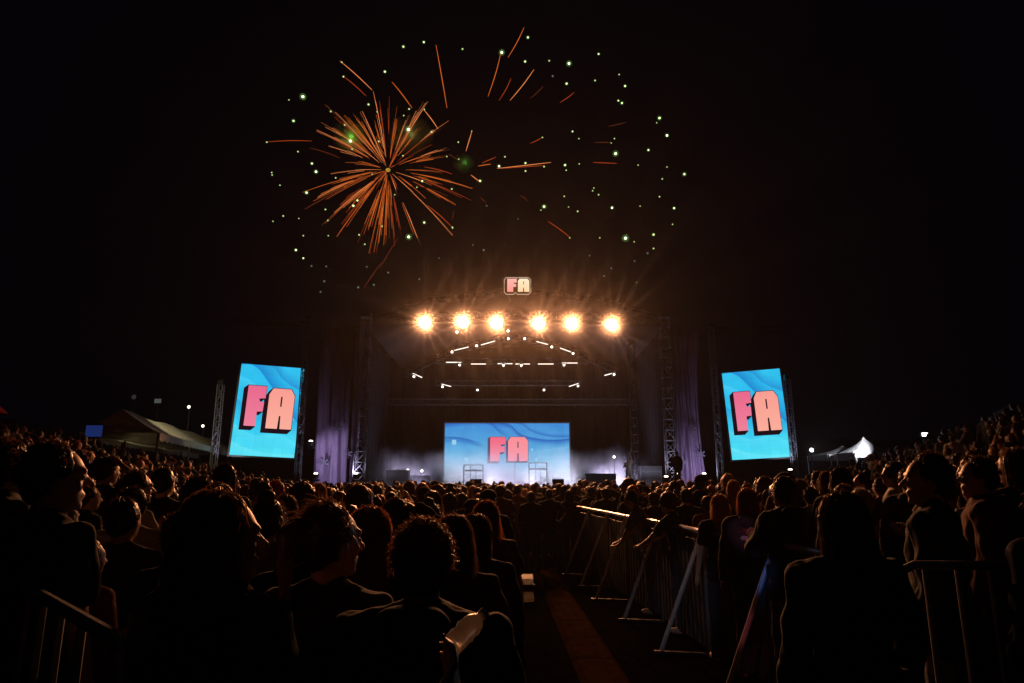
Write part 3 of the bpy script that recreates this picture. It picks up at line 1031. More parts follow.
def remesh(bm, voxel, fn=None, ndisp=0.0, nfreq=20):
    me = bpy.data.meshes.new("tmp"); bm.to_mesh(me); bm.free()
    o = bpy.data.objects.new("tmp", me); TMPS.collection.objects.link(o)
    md = o.modifiers.new("r", 'REMESH'); md.mode = 'VOXEL'; md.voxel_size = voxel; md.use_smooth_shade = True
    sm = o.modifiers.new("s", 'SMOOTH'); sm.factor = .5; sm.iterations = 3
    with bpy.context.temp_override(scene=TMPS, view_layer=TMPS.view_layers[0]):
        dg = bpy.context.evaluated_depsgraph_get()
    out = bpy.data.meshes.new_from_object(o.evaluated_get(dg), depsgraph=dg)
    bpy.data.objects.remove(o); bpy.data.meshes.remove(me)
    n = len(out.vertices)
    if ndisp or fn:
        nrm = [tuple(v.normal) for v in out.vertices] if ndisp else None
        for v in out.vertices:
            co = v.co
            if ndisp:
                co = co + Vector(nrm[v.index]) * (ndisp * noise.noise(Vector(co) * nfreq) + ndisp * .6 * noise.noise(Vector((co.x * nfreq * 2.3, co.y * nfreq * 2.3, co.z * nfreq * 1.3))))
            if fn: co = fn(Vector(co))
            v.co = co
    smooth_shade(out)
    return out


def hand(bm, w, d, side, curl, fine):
    """palm + five fingers at wrist w along d"""
    d = Vector(d).normalized()
    inn = Vector((-side, 0, 0))
    inn = (inn - d * inn.dot(d)).normalized()       # palm normal
    lat = d.cross(inn).normalized()
    if lat.y < 0: lat = -lat                          # thumb side forward
    pc = w + d * .05
    if not fine:
        ell(bm, w + d * .07, (.032, .032, .085), d.to_track_quat('Z', 'Y').to_euler(), 8, 6)
        capsule(bm, w + d * .03 + lat * .02, w + d * .08 + lat * .05, .012, .010, 6)
        return
    Mx = Matrix((lat, inn, d)).transposed().to_4x4(); Mx.translation = pc
    bmesh.ops.create_uvsphere(bm, u_segments=12, v_segments=8, radius=1, matrix=Mx @ Matrix.Diagonal((.042, .017, .052, 1)))
    for i, (lx, ln) in enumerate(((.030, .070), (.011, .080), (-.010, .074), (-.029, .058))):
        a = pc + d * .042 + lat * lx
        k1 = (d + inn * curl * .7 + lat * lx * 2.5).normalized(); k2 = (d + inn * curl * 2.0 + lat * lx * 2.5).normalized()
        b_ = a + k1 * ln * .5; c_ = b_ + k2 * ln * .5
        capsule(bm, a, b_, .0095, .0088, 8); capsule(bm, b_, c_, .0088, .0074, 8)
    a = pc - d * .02 + lat * .03
    b_ = a + (d * .5 + lat * .8 + inn * .3).normalized() * .04
    c_ = b_ + (d * .9 + lat * .2 + inn * curl).normalized() * .035
    capsule(bm, a, b_, .013, .011, 8); capsule(bm, b_, c_, .011, .009, 8)


def head_prims(bm):
    ell(bm, (0, -.005, 1.605), (.075, .095, .112), u=20, v=14)
    ell(bm, (0, .03, 1.535), (.054, .058, .056), u=16, v=10)
    capsule(bm, (0, .088, 1.612), (0, .112, 1.580), .010, .015, 8)
    ell(bm, (0, .084, 1.548), (.022, .014, .0085)); ell(bm, (0, .082, 1.537), (.019, .013, .008))
    ell(bm, (0, .072, 1.505), (.022, .02, .018))
    capsule(bm, (-.036, .080, 1.632), (.036, .080, 1.632), .012, .012, 8)
    for s in (-1, 1):
        ell(bm, (s * .040, .064, 1.578), (.020, .018, .022))
        ell(bm, (s * .077, -.005, 1.590), (.009, .020, .032))


def hair_mesh(kind, Hm, bend, fine, hr):
    bm = bmesh.new()
    big = kind == "curly"
    r = (.092, .094, .112)
    c = Vector((0, -.030, 1.628))
    if kind == "cropped": r = (.081, .086, .104)
    if big: r = (.115, .115, .122)
    ell(bm, c, r, u=20, v=14)
    ell(bm, (0, -.055, 1.585), (r[0] * .88, .052, .075), u=14, v=10)
    if kind in ("long", "wavy"):
        for x, rr in ((-.07, .034), (-.035, .042), (0, .045), (.035, .042), (.07, .034)):
            L0 = 1.27 + .04 * hr.random()
            capsule(bm, (x, -.065 + abs(x) * .4, 1.60), (x * 1.15 + hr.uniform(-.01, .01), -.115 + abs(x) * .6, 1.43), rr, rr * .95)
            capsule(bm, (x * 1.15, -.115 + abs(x) * .6, 1.43), (x * 1.3 + hr.uniform(-.015, .015), -.135 + abs(x) * .5, L0), rr * .95, rr * .5)
        for s in (-1, 1): capsule(bm, (s * .078, -.01, 1.63), (s * .092, -.02, 1.44), .026, .02)
    if kind == "ponytail":
        capsule(bm, (0, -.11, 1.66), (0, -.165, 1.63), .03, .03); capsule(bm, (0, -.165, 1.63), (0.01, -.165, 1.40), .035, .014)
    if kind == "bun": ell(bm, (0, -.09, 1.745), (.05, .05, .045))
    me = remesh(bm, .011 if fine else .018, None, .007 if not big else .016, 28 if not big else 34)
    # strands
    bm = bmesh.new(); bm.from_mesh(me)
    ns = {"cropped": 260, "short": 420, "curly": 420, "long": 420, "wavy": 520, "ponytail": 260, "bun": 260}[kind]
    if not fine: ns = ns // 2
    if fine: ns = int(ns * 2.2)
    wd = .0020 if fine else .0035
    for i in range(ns):
        while True:
            d = Vector((hr.gauss(0, 1), hr.gauss(0, 1), hr.gauss(0, 1))).normalized()
            if d.z > -.35 and d.y < .55 - .5 * max(0, -d.z): break
        p = Vector((c.x + d.x * r[0], c.y + d.y * r[1], c.z + d.z * r[2]))
        if kind in ("short", "cropped"): L, g, nseg, jit = hr.uniform(.012, .03), .8, 3, .4
        elif big: L, g, nseg, jit = hr.uniform(.02, .045), .3, 5, 1.8
        elif kind in ("long", "wavy"): L, g, nseg, jit = hr.uniform(.08, .34), 6.0, 7, (.35 if kind == "wavy" else .12)
        else: L, g, nseg, jit = hr.uniform(.02, .07), .8, 3, .3
        lg = kind in ("long", "wavy")
        v = (d * (.12 if lg else .45) + Vector((0, -.25, -.5) if lg else (0, -.5, .1)) + Vector((hr.gauss(0, .35), hr.gauss(0, .35), hr.gauss(0, .2))) * (.5 if lg else 1)).normalized()
        side = v.cross(Vector((hr.gauss(0, 1), hr.gauss(0, 1), hr.gauss(0, 1)))).normalized()
        prev = None
        for k in range(nseg + 1):
            ww = wd * (1 - k / (nseg + .6))
            ring = (bm.verts.new(p - side * ww), bm.verts.new(p + side * ww))
            if prev: bm.faces.new((prev[0], prev[1], ring[1], ring[0]))
            prev = ring
            v = (v + Vector((0, 0, -g / nseg)) + Vector((hr.gauss(0, jit), hr.gauss(0, jit), hr.gauss(0, jit))) * .5).normalized()
            p = p + v * (L / nseg)
            if kind in ("long", "wavy", "short", "ponytail", "bun", "cropped"):
                q = p - c
                e = math.sqrt((q.x / r[0]) ** 2 + (q.y / r[1]) ** 2 + (q.z / r[2]) ** 2)
                if e < 1.03: p = c + q * (1.03 + (.05 + .10 * fine * (i % 5 == 0)) * hr.random()) / max(e, .2)
    bm.to_mesh(me); bm.free()
    for v in me.vertices: v.co = bend(Hm @ v.co)
    smooth_shade(me)
    return me


def make_person(hair="short", hcol="black", top="tee", topm="black", legm=None, skin=1, armL="down", armR="down", turn=0, tilt=0, lean=0, fine=False, wide=1.0, stance=.10, seed=1, hat=None):
    hr = random.Random(seed)
    vox = .0085 if fine else .017
    legm = legm or JEANS
    Hm = Matrix.Translation((0, -.01, 1.47)) @ Euler((R(tilt), 0, R(turn))).to_matrix().to_4x4() @ Matrix.Translation((0, .01, -1.47))
    la = R(lean)

    def bend(co):
        k = smooth(.85, 1.2, co.z)
        if la == 0 or k == 0: return co
        a = -la * k
        y, z = co.y, co.z - .92
        return Vector((co.x, y * math.cos(a) - z * math.sin(a), .92 + y * math.sin(a) + z * math.cos(a)))
    W = wide

    def limbs(bm, grow, arms=True, legs=True, armto=1.0, torso=True):
        if torso:
            ell(bm, (0, -.005, 1.25), (.158 * W + grow, .105 + grow, .20 + grow), u=18, v=12)
            capsule(bm, (-.145 * W, -.02, 1.395), (.145 * W, -.02, 1.395), .055 + grow, .055 + grow, 12)
            capsule(bm, (0, -.025, 1.455), (-.11 * W, -.02, 1.41), .05 + grow * .6, .045 + grow, 10)
            capsule(bm, (0, -.025, 1.455), (.11 * W, -.02, 1.41), .05 + grow * .6, .045 + grow, 10)
            ell(bm, (0, .0, 1.06), (.132 * W + grow, .098 + grow, .16 + grow), u=16, v=10)
            ell(bm, (0, -.012, .93), (.162 * W + grow, .122 + grow, .12 + grow), u=16, v=10)
        if arms:
            for s, a in ((-1, armL), (1, armR)):
                e, w_ = ARMS[a]
                S = Vector((s * .175 * W, -.02, 1.395)); E = Vector((s * (e[0] + .175 * (W - 1)), e[1], e[2])); Wr = Vector((s * w_[0], w_[1], w_[2]))
                if armto <= .5:
                    t = armto / .5; Q = S.lerp(E, t)
                    capsule(bm, S, Q, .052 + grow, .047 + grow * 1.4, 10)
                else:
                    capsule(bm, S, E, .050 + grow, .039 + grow, 10)
                    t = (armto - .5) / .5
                    capsule(bm, E, E.lerp(Wr, t), .039 + grow, .026 + (.013) * (1 - t) + grow, 10)
        if legs:
            for s in (-1, 1):
                H = Vector((s * .085, -.01, .90)); K = Vector((s * (.09 + stance * .2), .015, .49)); A = Vector((s * (.095 + stance * .4), -.02, .09))
                capsule(bm, H, K, .085 + grow, .056 + grow, 10); capsule(bm, K, A, .054 + grow, .038 + grow * 1.6, 10)
    # body
    bm = bmesh.new()
    head_prims(bm)
    bmesh.ops.transform(bm, matrix=Hm, verts=bm.verts[:])
    capsule(bm, (0, -.02, 1.41), Hm @ Vector((0, -.012, 1.52)), .060, .055, 12)
    limbs(bm, 0)
    for s, a in ((-1, armL), (1, armR)):
        e, w_ = ARMS[a]
        E = Vector((s * e[0], e[1], e[2])); Wr = Vector((s * w_[0], w_[1], w_[2]))
        hand(bm, Wr, Wr - E, s, .5 if a != "rail" else .9, fine)
    for s in (-1, 1):
        x = s * (.095 + stance * .4)
        ell(bm, (x, .05, .045), (.042, .12, .042)); ell(bm, (x, -.03, .06), (.036, .045, .055))
    root = empty("person")
    body = obj("body", remesh(bm, vox, bend), SKIN[skin], root)
    # top
    bm = bmesh.new()
    g = {"tee": .016, "hoodie": .028, "jacket": .030, "tank": .012}[top]
    limbs(bm, g, legs=False, armto={"tee": .30, "hoodie": .96, "jacket": .95, "tank": .06}[top])
    bmesh.ops.create_cone(bm, cap_ends=True, segments=20, radius1=1, radius2=.93, depth=.22, matrix=Matrix.Translation((0, -.008, .93)) @ Matrix.Diagonal((.178 * W + g, .135 + g, 1, 1)))
    if top == "hoodie": ell(bm, (0, -.115, 1.43), (.12, .07, .08)); capsule(bm, (-.07, .0, 1.45), (.07, .0, 1.45), .05, .05)
    if top == "jacket": capsule(bm, (-.05, -.03, 1.47), (.05, -.03, 1.47), .052, .052)
    obj("shirt" if top in ("tee", "tank") else "hooded_top" if top == "hoodie" else "jacket", remesh(bm, vox * 1.15, bend, .016 if fine else .010, 9), CLO[topm], root)
    bm = bmesh.new(); limbs(bm, .018, arms=False, torso=False)
    ell(bm, (0, -.012, .90), (.172 * W, .132, .12), u=16, v=10)
    obj("trousers", remesh(bm, vox * 1.2, bend, .008, 12), legm, root)
    if fine:
        for s in (-1, 1):
            bm = bmesh.new(); x = s * (.095 + stance * .4)
            ell(bm, (x, .055, .05), (.052, .135, .048)); ell(bm, (x, -.035, .065), (.046, .055, .065)); box(bm, (x, .02, .012), (.10, .28, .024), bev=.01)
            obj("shoe", remesh(bm, .012), SHOE, root)
            bm = bmesh.new(); ell(bm, (s * .032, .0775, 1.607), (.0125, .0125, .0095), u=10, v=8)
            me = bpy.data.meshes.new("eye"); bmesh.ops.transform(bm, matrix=Hm, verts=bm.verts[:]); bm.to_mesh(me); bm.free()
            for v in me.vertices: v.co = bend(v.co)
            obj("eye", me, EYEW, root)
    obj("hair", hair_mesh(hair, Hm, bend, fine, hr), HAIRM[hcol], root)
    if hat == "cap":
        bm = bmesh.new(); ell(bm, (0, -.012, 1.655), (.092, .106, .085), u=20, v=12)
        bmesh.ops.bisect_plane(bm, geom=bm.verts[:] + bm.edges[:] + bm.faces[:], plane_co=(0, 0, 1.655), plane_no=(0, .12, -1), clear_outer=True)
        vs = [bm.verts.new((.078 * math.cos(a), .07 + .115 * math.sin(a), 1.655 - .10 * math.sin(a) * .2)) for a in [math.pi * i / 12 for i in range(13)]]
        f = bm.faces.new(vs)
        bmesh.ops.solidify(bm, geom=bm.faces[:], thickness=.006)
        me = bpy.data.meshes.new("cap"); bmesh.ops.transform(bm, matrix=Hm, verts=bm.verts[:]); bm.to_mesh(me); bm.free()
        for v in me.vertices: v.co = bend(v.co)
        smooth_shade(me); obj("cap", me, CLO["navy"], root)
    return root


def put_person(root, px, py, Y, yaw=0, z0=None, smin=.84, smax=1.14):
    """stands at depth Y so that the top of the head shows at px, py"""
    t = at(px, py, Y)
    gz = ground(t.x, Y) if z0 is None else z0
    s = (t.z - gz) / 1.745
    s = max(smin, min(smax, s))
    root.location = (t.x, Y, gz); root.scale = (s, s, s); root.rotation_euler = (0, 0, R(yaw))
    return root


HG = "people in the near rows"
# (px, py, Y, yaw, label, kwargs)
HERO = [
    (62, 440, 2.75, -28, "tall broad dark-haired man close by at far left, cheek edged with orange light", dict(hair="short", top="tee", wide=1.16, turn=-25, skin=0)),
    (228, 488, 1.95, -20, "large dark long-haired head close by, below the left video screen, face turned right", dict(hair="long", hcol="brown", top="hoodie", topm="navy", turn=-38, skin=0)),
    (334, 499, 2.3, -12, "person close by with glinting tied-back brown hair, left of the broad-shouldered person", dict(hair="ponytail", hcol="brown", top="tee", topm="charcoal", turn=-35, skin=0)),
    (372, 505, 3.0, 10, "person with long wavy reddish hair partly behind the tied-back glinting hair", dict(hair="wavy", hcol="auburn", top="tee", topm="black", turn=-20, skin=1)),
    (425, 516, 2.05, -6, "broad-shouldered person close by in dark top, in the middle, near the plastic bottle", dict(hair="short", hcol="brown", top="hoodie", topm="black", wide=1.2, turn=8, skin=1)),
    (454, 514, 3.3, 5, "dark long-haired person just right behind the broad-shouldered person", dict(hair="wavy", hcol="brown", top="tee", topm="maroon", skin=1)),
    (473, 513, 3.8, -12, "person with straight dark hair beside the aisle, shoulder rimmed with orange", dict(hair="long", hcol="brown", top="jacket", topm="charcoal", turn=-10, lean=8, skin=1)),
    (487, 500, 5.0, -5, "person with long frizzy auburn hair glowing orange beside the aisle", dict(hair="wavy", hcol="auburn", top="tee", topm="rust", turn=-8, skin=0)),
    (649, 486, 9.7, 66, "man in pale tee leaning over the barrier rail into the aisle", dict(hair="short", hcol="black", top="tee", topm="grey", armL="reach", armR="rail", lean=24, skin=1)),
    (677, 491, 8.5, 62, "curly dark-haired person resting both arms on the barrier rail", dict(hair="curly", hcol="brown", top="tee", topm="olive", armL="rail", armR="rail", lean=12, skin=0)),
    (718, 493, 7.2, 5, "person with long fair hair glowing orange behind the middle barrier panel", dict(hair="long", hcol="fair", top="tee", topm="black", skin=0)),
    (746, 487, 6.6, -8, "person with long auburn hair behind the barrier post with blue and red shine", dict(hair="long", hcol="auburn", top="hoodie", topm="charcoal", skin=1)),
    (781, 476, 5.9, 18, "tall dark person in hooded top standing behind the end of the aisle barrier", dict(hair="short", hcol="black", top="hoodie", topm="charcoal", armL="clap", armR="clap", skin=1)),
    (836, 490, 2.9, 10, "big dark person close by in black, hiding the barrier end at right", dict(hair="long", hcol="black", top="hoodie", topm="black", wide=1.10, skin=1)),
    (856, 488, 5.6, 62, "person with pale grey hair facing left, lit orange, behind the big dark figure", dict(hair="short", hcol="grey", top="tee", topm="charcoal", turn=18, skin=0)),
    (922, 452, 3.75, 48, "tall dark man facing left above the vertical-bar barrier, face edged orange", dict(hair="short", hcol="black", top="jacket", topm="black", wide=1.18, turn=25, skin=0)),
    (973, 456, 4.6, 52, "person facing left with lit chin and red collar, beside the tall dark man", dict(hair="short", hcol="black", top="hoodie", topm="maroon", turn=20, skin=0)),
    (1010, 447, 4.9, 10, "long-haired person with tawny lit hair near the right edge", dict(hair="long", hcol="brown", top="tee", topm="charcoal", turn=15, skin=1)),
    (1043, 470, 3.1, 20, "person in blue jacket cut off by the right edge of the picture", dict(hair="short", hcol="brown", top="jacket", topm="navy", wide=1.15, skin=1)),
    (531, 491, 13.6, -8, "slim dark figure standing in the aisle, first from the left of its group", dict(hair="short", top="jacket", topm="black", armL="clap", skin=1)),
    (549, 488, 14.3, 4, "dark figure standing in the aisle, second from the left of its group", dict(hair="cropped", top="tee", topm="black", wide=1.1, armR="hip", skin=1)),
    (569, 490, 14.8, 12, "dark long-haired figure standing in the aisle below the right half of the centre screen", dict(hair="long", top="hoodie", topm="black", skin=1)),
    (591, 487, 15.6, -18, "dark figure in cap standing at the far end of the aisle beside the barrier", dict(hair="cropped", top="jacket", topm="charcoal", hat="cap", skin=1)),
    (141, 470, 5.2, -35, "person with pale sleeve and arms folded up, between the tall man and the left tent", dict(hair="short", hcol="black", top="tee", topm="cream", armL="clap", armR="clap", turn=-10, skin=0)),
    (110, 455, 6.6, -25, "person holding a hand up to the head below the blue monitor", dict(hair="ponytail", hcol="black", top="tee", topm="charcoal", armR="head", skin=1)),
    (12, 440, 3.6, -30, "person at the left edge with warm lit cheek behind the tall broad man", dict(hair="curly", hcol="brown", top="hoodie", topm="olive", turn=-25, skin=0)),
    (270, 497, 3.9, 8, "person with dark hair glimpsed right behind the large long-haired head", dict(hair="bun", hcol="black", top="tee", topm="grey", skin=1)),
    (398, 497, 4.3, -10, "person with arched rimlit shoulders in the second row left of the middle", dict(hair="short", hcol="black", top="jacket", topm="charcoal", armR="head", skin=1)),
]
FINE_N = 0
hero_pos = []
for i, (px, py, Y, yaw, lab, kw) in enumerate(HERO):
    r_ = make_person(fine=Y < 6.5, seed=100 + i, **kw)
    put_person(r_, px, py, Y, yaw)
    tag(r_, lab, "person", HG)
    hero_pos.append((r_.location.x, r_.location.y, r_.scale[2] * 1.745 + r_.location.z))

# people on the stage
r_ = make_person(hair="short", top="jacket", topm="black", armL="hip", seed=301); put_person(r_, 676, 447, 33.0, 15, None, .9, 3)
r_.scale = (1.02,) * 3; r_.location.z = 1.55
tag(r_, "dark guard standing in front of the right draped banner", "person", "people on the stage")
bm = bmesh.new(); box(bm, (0, 0, 1.45), (2.2, 1.6, .18), bev=.02)
for sx in (-1, 1):
    for sy in (-.7, .7): bar(bm, (sx, sy, 0), (sx, sy, 1.4), .03)
    bar(bm, (sx, -.7, .2), (sx, .7, 1.3), .02)
o = obj("side_platform", bm, M_deck); o.location = (r_.location.x, 33.0, 0); tag(o, "low platform under the dark guard by the right banner", "platform")
r_ = make_person(hair="cropped", top="tee", topm="cream", legm=CLO["cream"], armL="high", armR="clap", seed=302); put_person(r_, 628, 457, 37.0, 150, 1.5, .9, 1.1)
tag(r_, "performer in white with one arm up at the right side of the stage", "person", "people on the stage")

# crowd prototypes
PK = [("short", "black", "tee", "down", "down", 0, 0, None, "short dark hair"), ("long", "brown", "tee", "down", "down", 8, 0, None, "long brown hair"), ("curly", "black", "tee", "down", "clap", 0, 0, None, "round curly hair"),
      ("ponytail", "brown", "hoodie", "down", "down", -10, 0, None, "a ponytail"), ("cropped", "black", "jacket", "clap", "clap", 12, 0, "cap", "a cap"), ("wavy", "auburn", "tee", "down", "down", -6, 0, None, "wavy reddish hair"),
      ("bun", "black", "tank", "phone", "phone", 0, 0, None, "a hair bun"), ("short", "brown", "hoodie", "down", "head", 5, 0, None, "a raised hand"), ("curly", "brown", "tee", "down", "down", 16, 6, None, "thick brown curls"),
      ("long", "fair", "jacket", "down", "down", 14, 0, None, "long fair hair"), ("short", "grey", "tee", "clap", "phone", -8, 0, None, "greyish hair"), ("long", "black", "hoodie", "clap", "clap", 0, 3, None, "long black hair")]
protos = []
for i, (h, hc, tp, aL, aR, tn, ti, ht, desc) in enumerate(PK):
    p_ = make_person(hair=h, hcol=hc, top=tp, armL=aL, armR=aR, turn=tn, tilt=ti, hat=ht, seed=400 + i, skin=i % 3, wide=(1.0, .94, 1.06)[i % 3])
    protos.append(p_)

BAR = [(4.6, 2.46), (5.94, 2.31), (7.4, 2.09), (9.07, 1.98), (11.9, 1.70), (15.6, 1.35), (24, 1.0), (34, .6)]


def barx(Y):
    for (a, xa), (b_, xb) in zip(BAR, BAR[1:]):
        if Y <= b_:
            t = max(0, (Y - a) / (b_ - a)); return xa + (xb - xa) * t
    return .6


cand = []
Y = 3.3
while Y < 32.5:
    step = .56 + .010 * Y
    x = -(0.82 * Y + 1.0) + prnd.random() * step
    while x < .82 * Y + 1.0:
        xx = x + prnd.uniform(-.16, .16) * step; yy = Y + prnd.uniform(-.22, .22) * step
        x += step
        if prnd.random() < .10: continue
        bx = barx(yy)
        if yy < 16.2:
            if (-.15 if yy < 11 else .05) < xx < bx + .42: continue
            if yy < 5.0 and xx > 0 and xx < 2.6: continue
        if yy < 16.0 and .05 < xx < 1.5: continue
        # keep the near right clear where only the placed people stand
        if yy < 5.2 and xx > 1.0: continue
        if any((xx - hx) ** 2 + (yy - hy) ** 2 < .42 ** 2 for hx, hy, hz in hero_pos): continue
        sc = prnd.gauss(.965, .045)
        if xx > 2.5: sc = prnd.gauss(.98, .05)
        # near left rows stay below the line of sight as in the picture
        if yy < 7 and -1.2 < xx < .2: sc = min(sc, .94)
        sc = max(.84, min(1.08, sc))
        cand.append((xx, yy, ground(xx, yy), sc))
    Y += step * .92
# who shows: walk from near to far over a skyline
cand.sort(key=lambda c: c[1])


def pix(x, y, z):
    c, s = math.cos(PITCH), math.sin(PITCH)
    zz = z - CAMZ
    d = y * c + zz * s
    return 512 + F * x / d, 341.5 - F * (-y * s + zz * c) / d


sky = [683.0] * 1024
heads = [(hx, hy, hz, 1.0, None) for hx, hy, hz in hero_pos]
allp = sorted([(y, x, g_ + 1.745 * s, s, (x, y, g_, s)) for x, y, g_, s in cand] + [(hy, hx, hz, 1.0, None) for hx, hy, hz in hero_pos], key=lambda q: q[0])
score = []
for y, x, zt, s, c in allp:
    cx, cy_ = pix(x, y, zt)
    hw = .105 * s * F / y; sw_ = .22 * s * F / y
    _, ysh = pix(x, y, zt - .27 * s)
    vis = 0
    for k in range(int(cx - sw_), int(cx + sw_) + 1):
        if 0 <= k < 1024:
            t = abs(k - cx)
            if t <= hw: top = cy_ + (1 - math.sqrt(max(0, 1 - (t / hw) ** 2))) * hw
            else: top = ysh + (t - hw) * .15
            if top < sky[k]:
                vis += sky[k] - top if t <= hw else .3 * (sky[k] - top)
                sky[k] = top
    if c is not None: score.append((vis, c))
score.sort(key=lambda q: -q[0])
NIND = 262
ind = [c for v, c in score[:NIND] if v > 1.5]
rest = [c for v, c in score[len(ind):]]
print("CROWD", len(cand), len(ind), len(rest), score[min(NIND, len(score)) - 1][0])

ZONES = [(0, 60, "the far left edge"), (60, 100, "the blue monitor"), (100, 165, "the beige tent gable"), (165, 225, "the beige tent ridge"), (225, 262, "left video screen's F"), (262, 303, "left video screen's A"), (303, 360, "the left banner"), (360, 400, "the left stage tower"), (400, 444, "the dark gap beside the stage"), (444, 485, "centre screen's left end"),
         (485, 530, "centre screen's letters"), (530, 572, "centre screen's right end"), (572, 620, "the smoke beside centre screen"), (620, 662, "the performer in white"), (662, 715, "the right banner"), (715, 752, "right video screen's F"), (752, 795, "right video screen's A"), (795, 830, "the small white lamp"),
         (830, 890, "the bright white tent"), (890, 945, "the square floodlight"), (945, 990, "the dark sky at right"), (990, 1100, "the grey parasol")]
BAND = [(0, 5.5, "close by"), (5.5, 7, "in the near rows"), (7, 9, "few rows back"), (9, 11, "in the middle rows"), (11, 14, "past the middle rows"), (14, 18, "in the far rows"), (18, 60, "in the last rows")]
ind.sort(key=lambda c: c[1])
used = set(); CG = "people standing in the crowd"
tops = [CLO[k] for k in ("black", "charcoal", "navy", "maroon", "olive", "grey", "black", "rust", "cream")]
labs = set()
for i, (x, y, g_, s) in enumerate(ind):
    px, _ = pix(x, y, g_ + 1.7 * s)
    zone = next((z for a, b_, z in ZONES if a <= px < b_), "the far left edge" if px < 0 else "the grey parasol")
    band = next(b_ for a, q, b_ in BAND if a <= y < q)
    order = list(range(len(protos))); prnd.shuffle(order)
    # arms up only where they do not cross much of the picture
    pass
    for k in order:
        lab = f"person with {PK[k][8]} {band}, below {zone}"
        if lab not in labs: break
    labs.add(lab)
    if k not in used: r_ = protos[k]; used.add(k)
    else: r_ = copy_tree(protos[k])
    r_.location = (x, y, g_); r_.scale = (s * prnd.uniform(.96, 1.05), s, s)
    side = prnd.random()
    yaw = prnd.gauss(0, 16) if side < .75 else prnd.choice((-1, 1)) * prnd.uniform(40, 85)
    yaw += -math.degrees(math.atan2(x * -1, y + 6)) * .35
    r_.rotation_euler = (0, 0, R(yaw))
    tag(r_, lab, "person", CG)
    for ch in r_.children:
        nm = ch.name.split(".")[0]
        if nm in ("shirt", "hooded_top", "jacket"):
            ch.material_slots[0].link = 'OBJECT'; ch.material_slots[0].material = prnd.choice(tops)
        if nm == "hair" and prnd.random() < .3:
            ch.material_slots[0].link = 'OBJECT'; ch.material_slots[0].material = HAIRM[prnd.choice(("black", "brown", "auburn", "brown"))]
for k in range(len(protos)):
    if k not in used:
        for ch in list(protos[k].children): bpy.data.objects.remove(ch)
        bpy.data.objects.remove(protos[k])

# everyone else: one mass of small figures
lows = []
for (hd, aL) in (("short", "down"), ("long", "down"), ("curly", "clap"), ("bun", "down")):
    parts = []
    bm = bmesh.new()
    ell(bm, (0, 0, 1.60), (.078, .095, .12), u=8, v=6); capsule(bm, (0, -.02, 1.4), (0, 0, 1.52), .055, .05, 6)
    for s_ in (-1, 1):
        e, w_ = ARMS[aL]; capsule(bm, (s_ * e[0], e[1], e[2]), (s_ * w_[0], w_[1], w_[2]), .035, .03, 5)
    parts.append((bm, 0))
    bm = bmesh.new()
    ell(bm, (0, -.03, 1.63), (.095, .095, .112) if hd != "curly" else (.12, .12, .13), u=9, v=6)
    if hd == "long": capsule(bm, (0, -.07, 1.58), (0, -.11, 1.32), .085, .06, 6)
    if hd == "bun": ell(bm, (0, -.08, 1.74), (.05, .05, .05), u=6, v=5)
    parts.append((bm, 1))
    bm = bmesh.new()
    ell(bm, (0, 0, 1.18), (.175, .12, .30), u=10, v=7); capsule(bm, (-.15, -.02, 1.385), (.15, -.02, 1.385), .068, .068, 6)
    for s_ in (-1, 1): capsule(bm, (s_ * .175, -.02, 1.39), (s_ * .25, 0, 1.13), .06, .045, 6)
    parts.append((bm, 2))
    bm = bmesh.new()
    for s_ in (-1, 1): capsule(bm, (s_ * .09, 0, .9), (s_ * .11, 0, .06), .10, .055, 6)
    parts.append((bm, 3))
    V = []; FV = []; FL = []; FM = []
    off = 0
    for b_, mi in parts:
        b_.verts.ensure_lookup_table()
        bmesh.ops.triangulate(b_, faces=b_.faces[:])
        V.append(np.array([v.co[:] for v in b_.verts], dtype=np.float32))
        fa = np.array([[v.index for v in f.verts] for f in b_.faces], dtype=np.int32) + off
        FV.append(fa); FM.append(np.full(len(fa), mi, dtype=np.int32)); off += len(b_.verts); b_.free()
    lows.append((np.concatenate(V), np.concatenate(FV), np.concatenate(FM)))
VV = []; FF = []; MM = []; off = 0
nr = np.random.RandomState(3)
for (x, y, g_, s) in rest:
    v, f, m_ = lows[nr.randint(4)]
    a = nr.normal(0, .4); ca, sa = math.cos(a), math.sin(a)
    R3 = np.array([[ca, -sa, 0], [sa, ca, 0], [0, 0, 1]], dtype=np.float32)
    vv = (v @ R3.T) * s + np.array([x, y, g_], dtype=np.float32) + nr.normal(0, .004, v.shape).astype(np.float32)
    VV.append(vv); FF.append(f + off); off += len(v)
    mm_ = m_.copy(); mm_[m_ == 1] = 1 + 4 * nr.randint(0, 2); mm_[m_ == 2] = (2, 4, 6)[nr.randint(3)]
    MM.append(mm_)
VV = np.concatenate(VV); FF = np.concatenate(FF); MM = np.concatenate(MM)
me = bpy.data.meshes.new("crowd")
me.vertices.add(len(VV)); me.vertices.foreach_set("co", VV.ravel())
me.loops.add(FF.size); me.loops.foreach_set("vertex_index", FF.ravel())
me.polygons.add(len(FF)); me.polygons.foreach_set("loop_start", np.arange(0, FF.size, 3, dtype=np.int32))
for m_ in (SKIN[1], HAIRM["black"], CLO["charcoal"], JEANS, CLO["navy"], HAIRM["brown"], CLO["grey"]): me.materials.append(m_)
me.update(calc_edges=True)
me.polygons.foreach_set("material_index", MM)
me.polygons.foreach_set("use_smooth", np.ones(len(FF), dtype=bool))
me.validate()
o = obj("crowd", me)
tag(o, "dense dark mass of people filling the ground up to the stage", "crowd", kind="stuff")

# ------------------------------------------------------------------ barriers
M_rail = mat("barrier_rail_steel", (.75, .75, .78), .34, .45, noise_amt=.15, noise_scale=10)


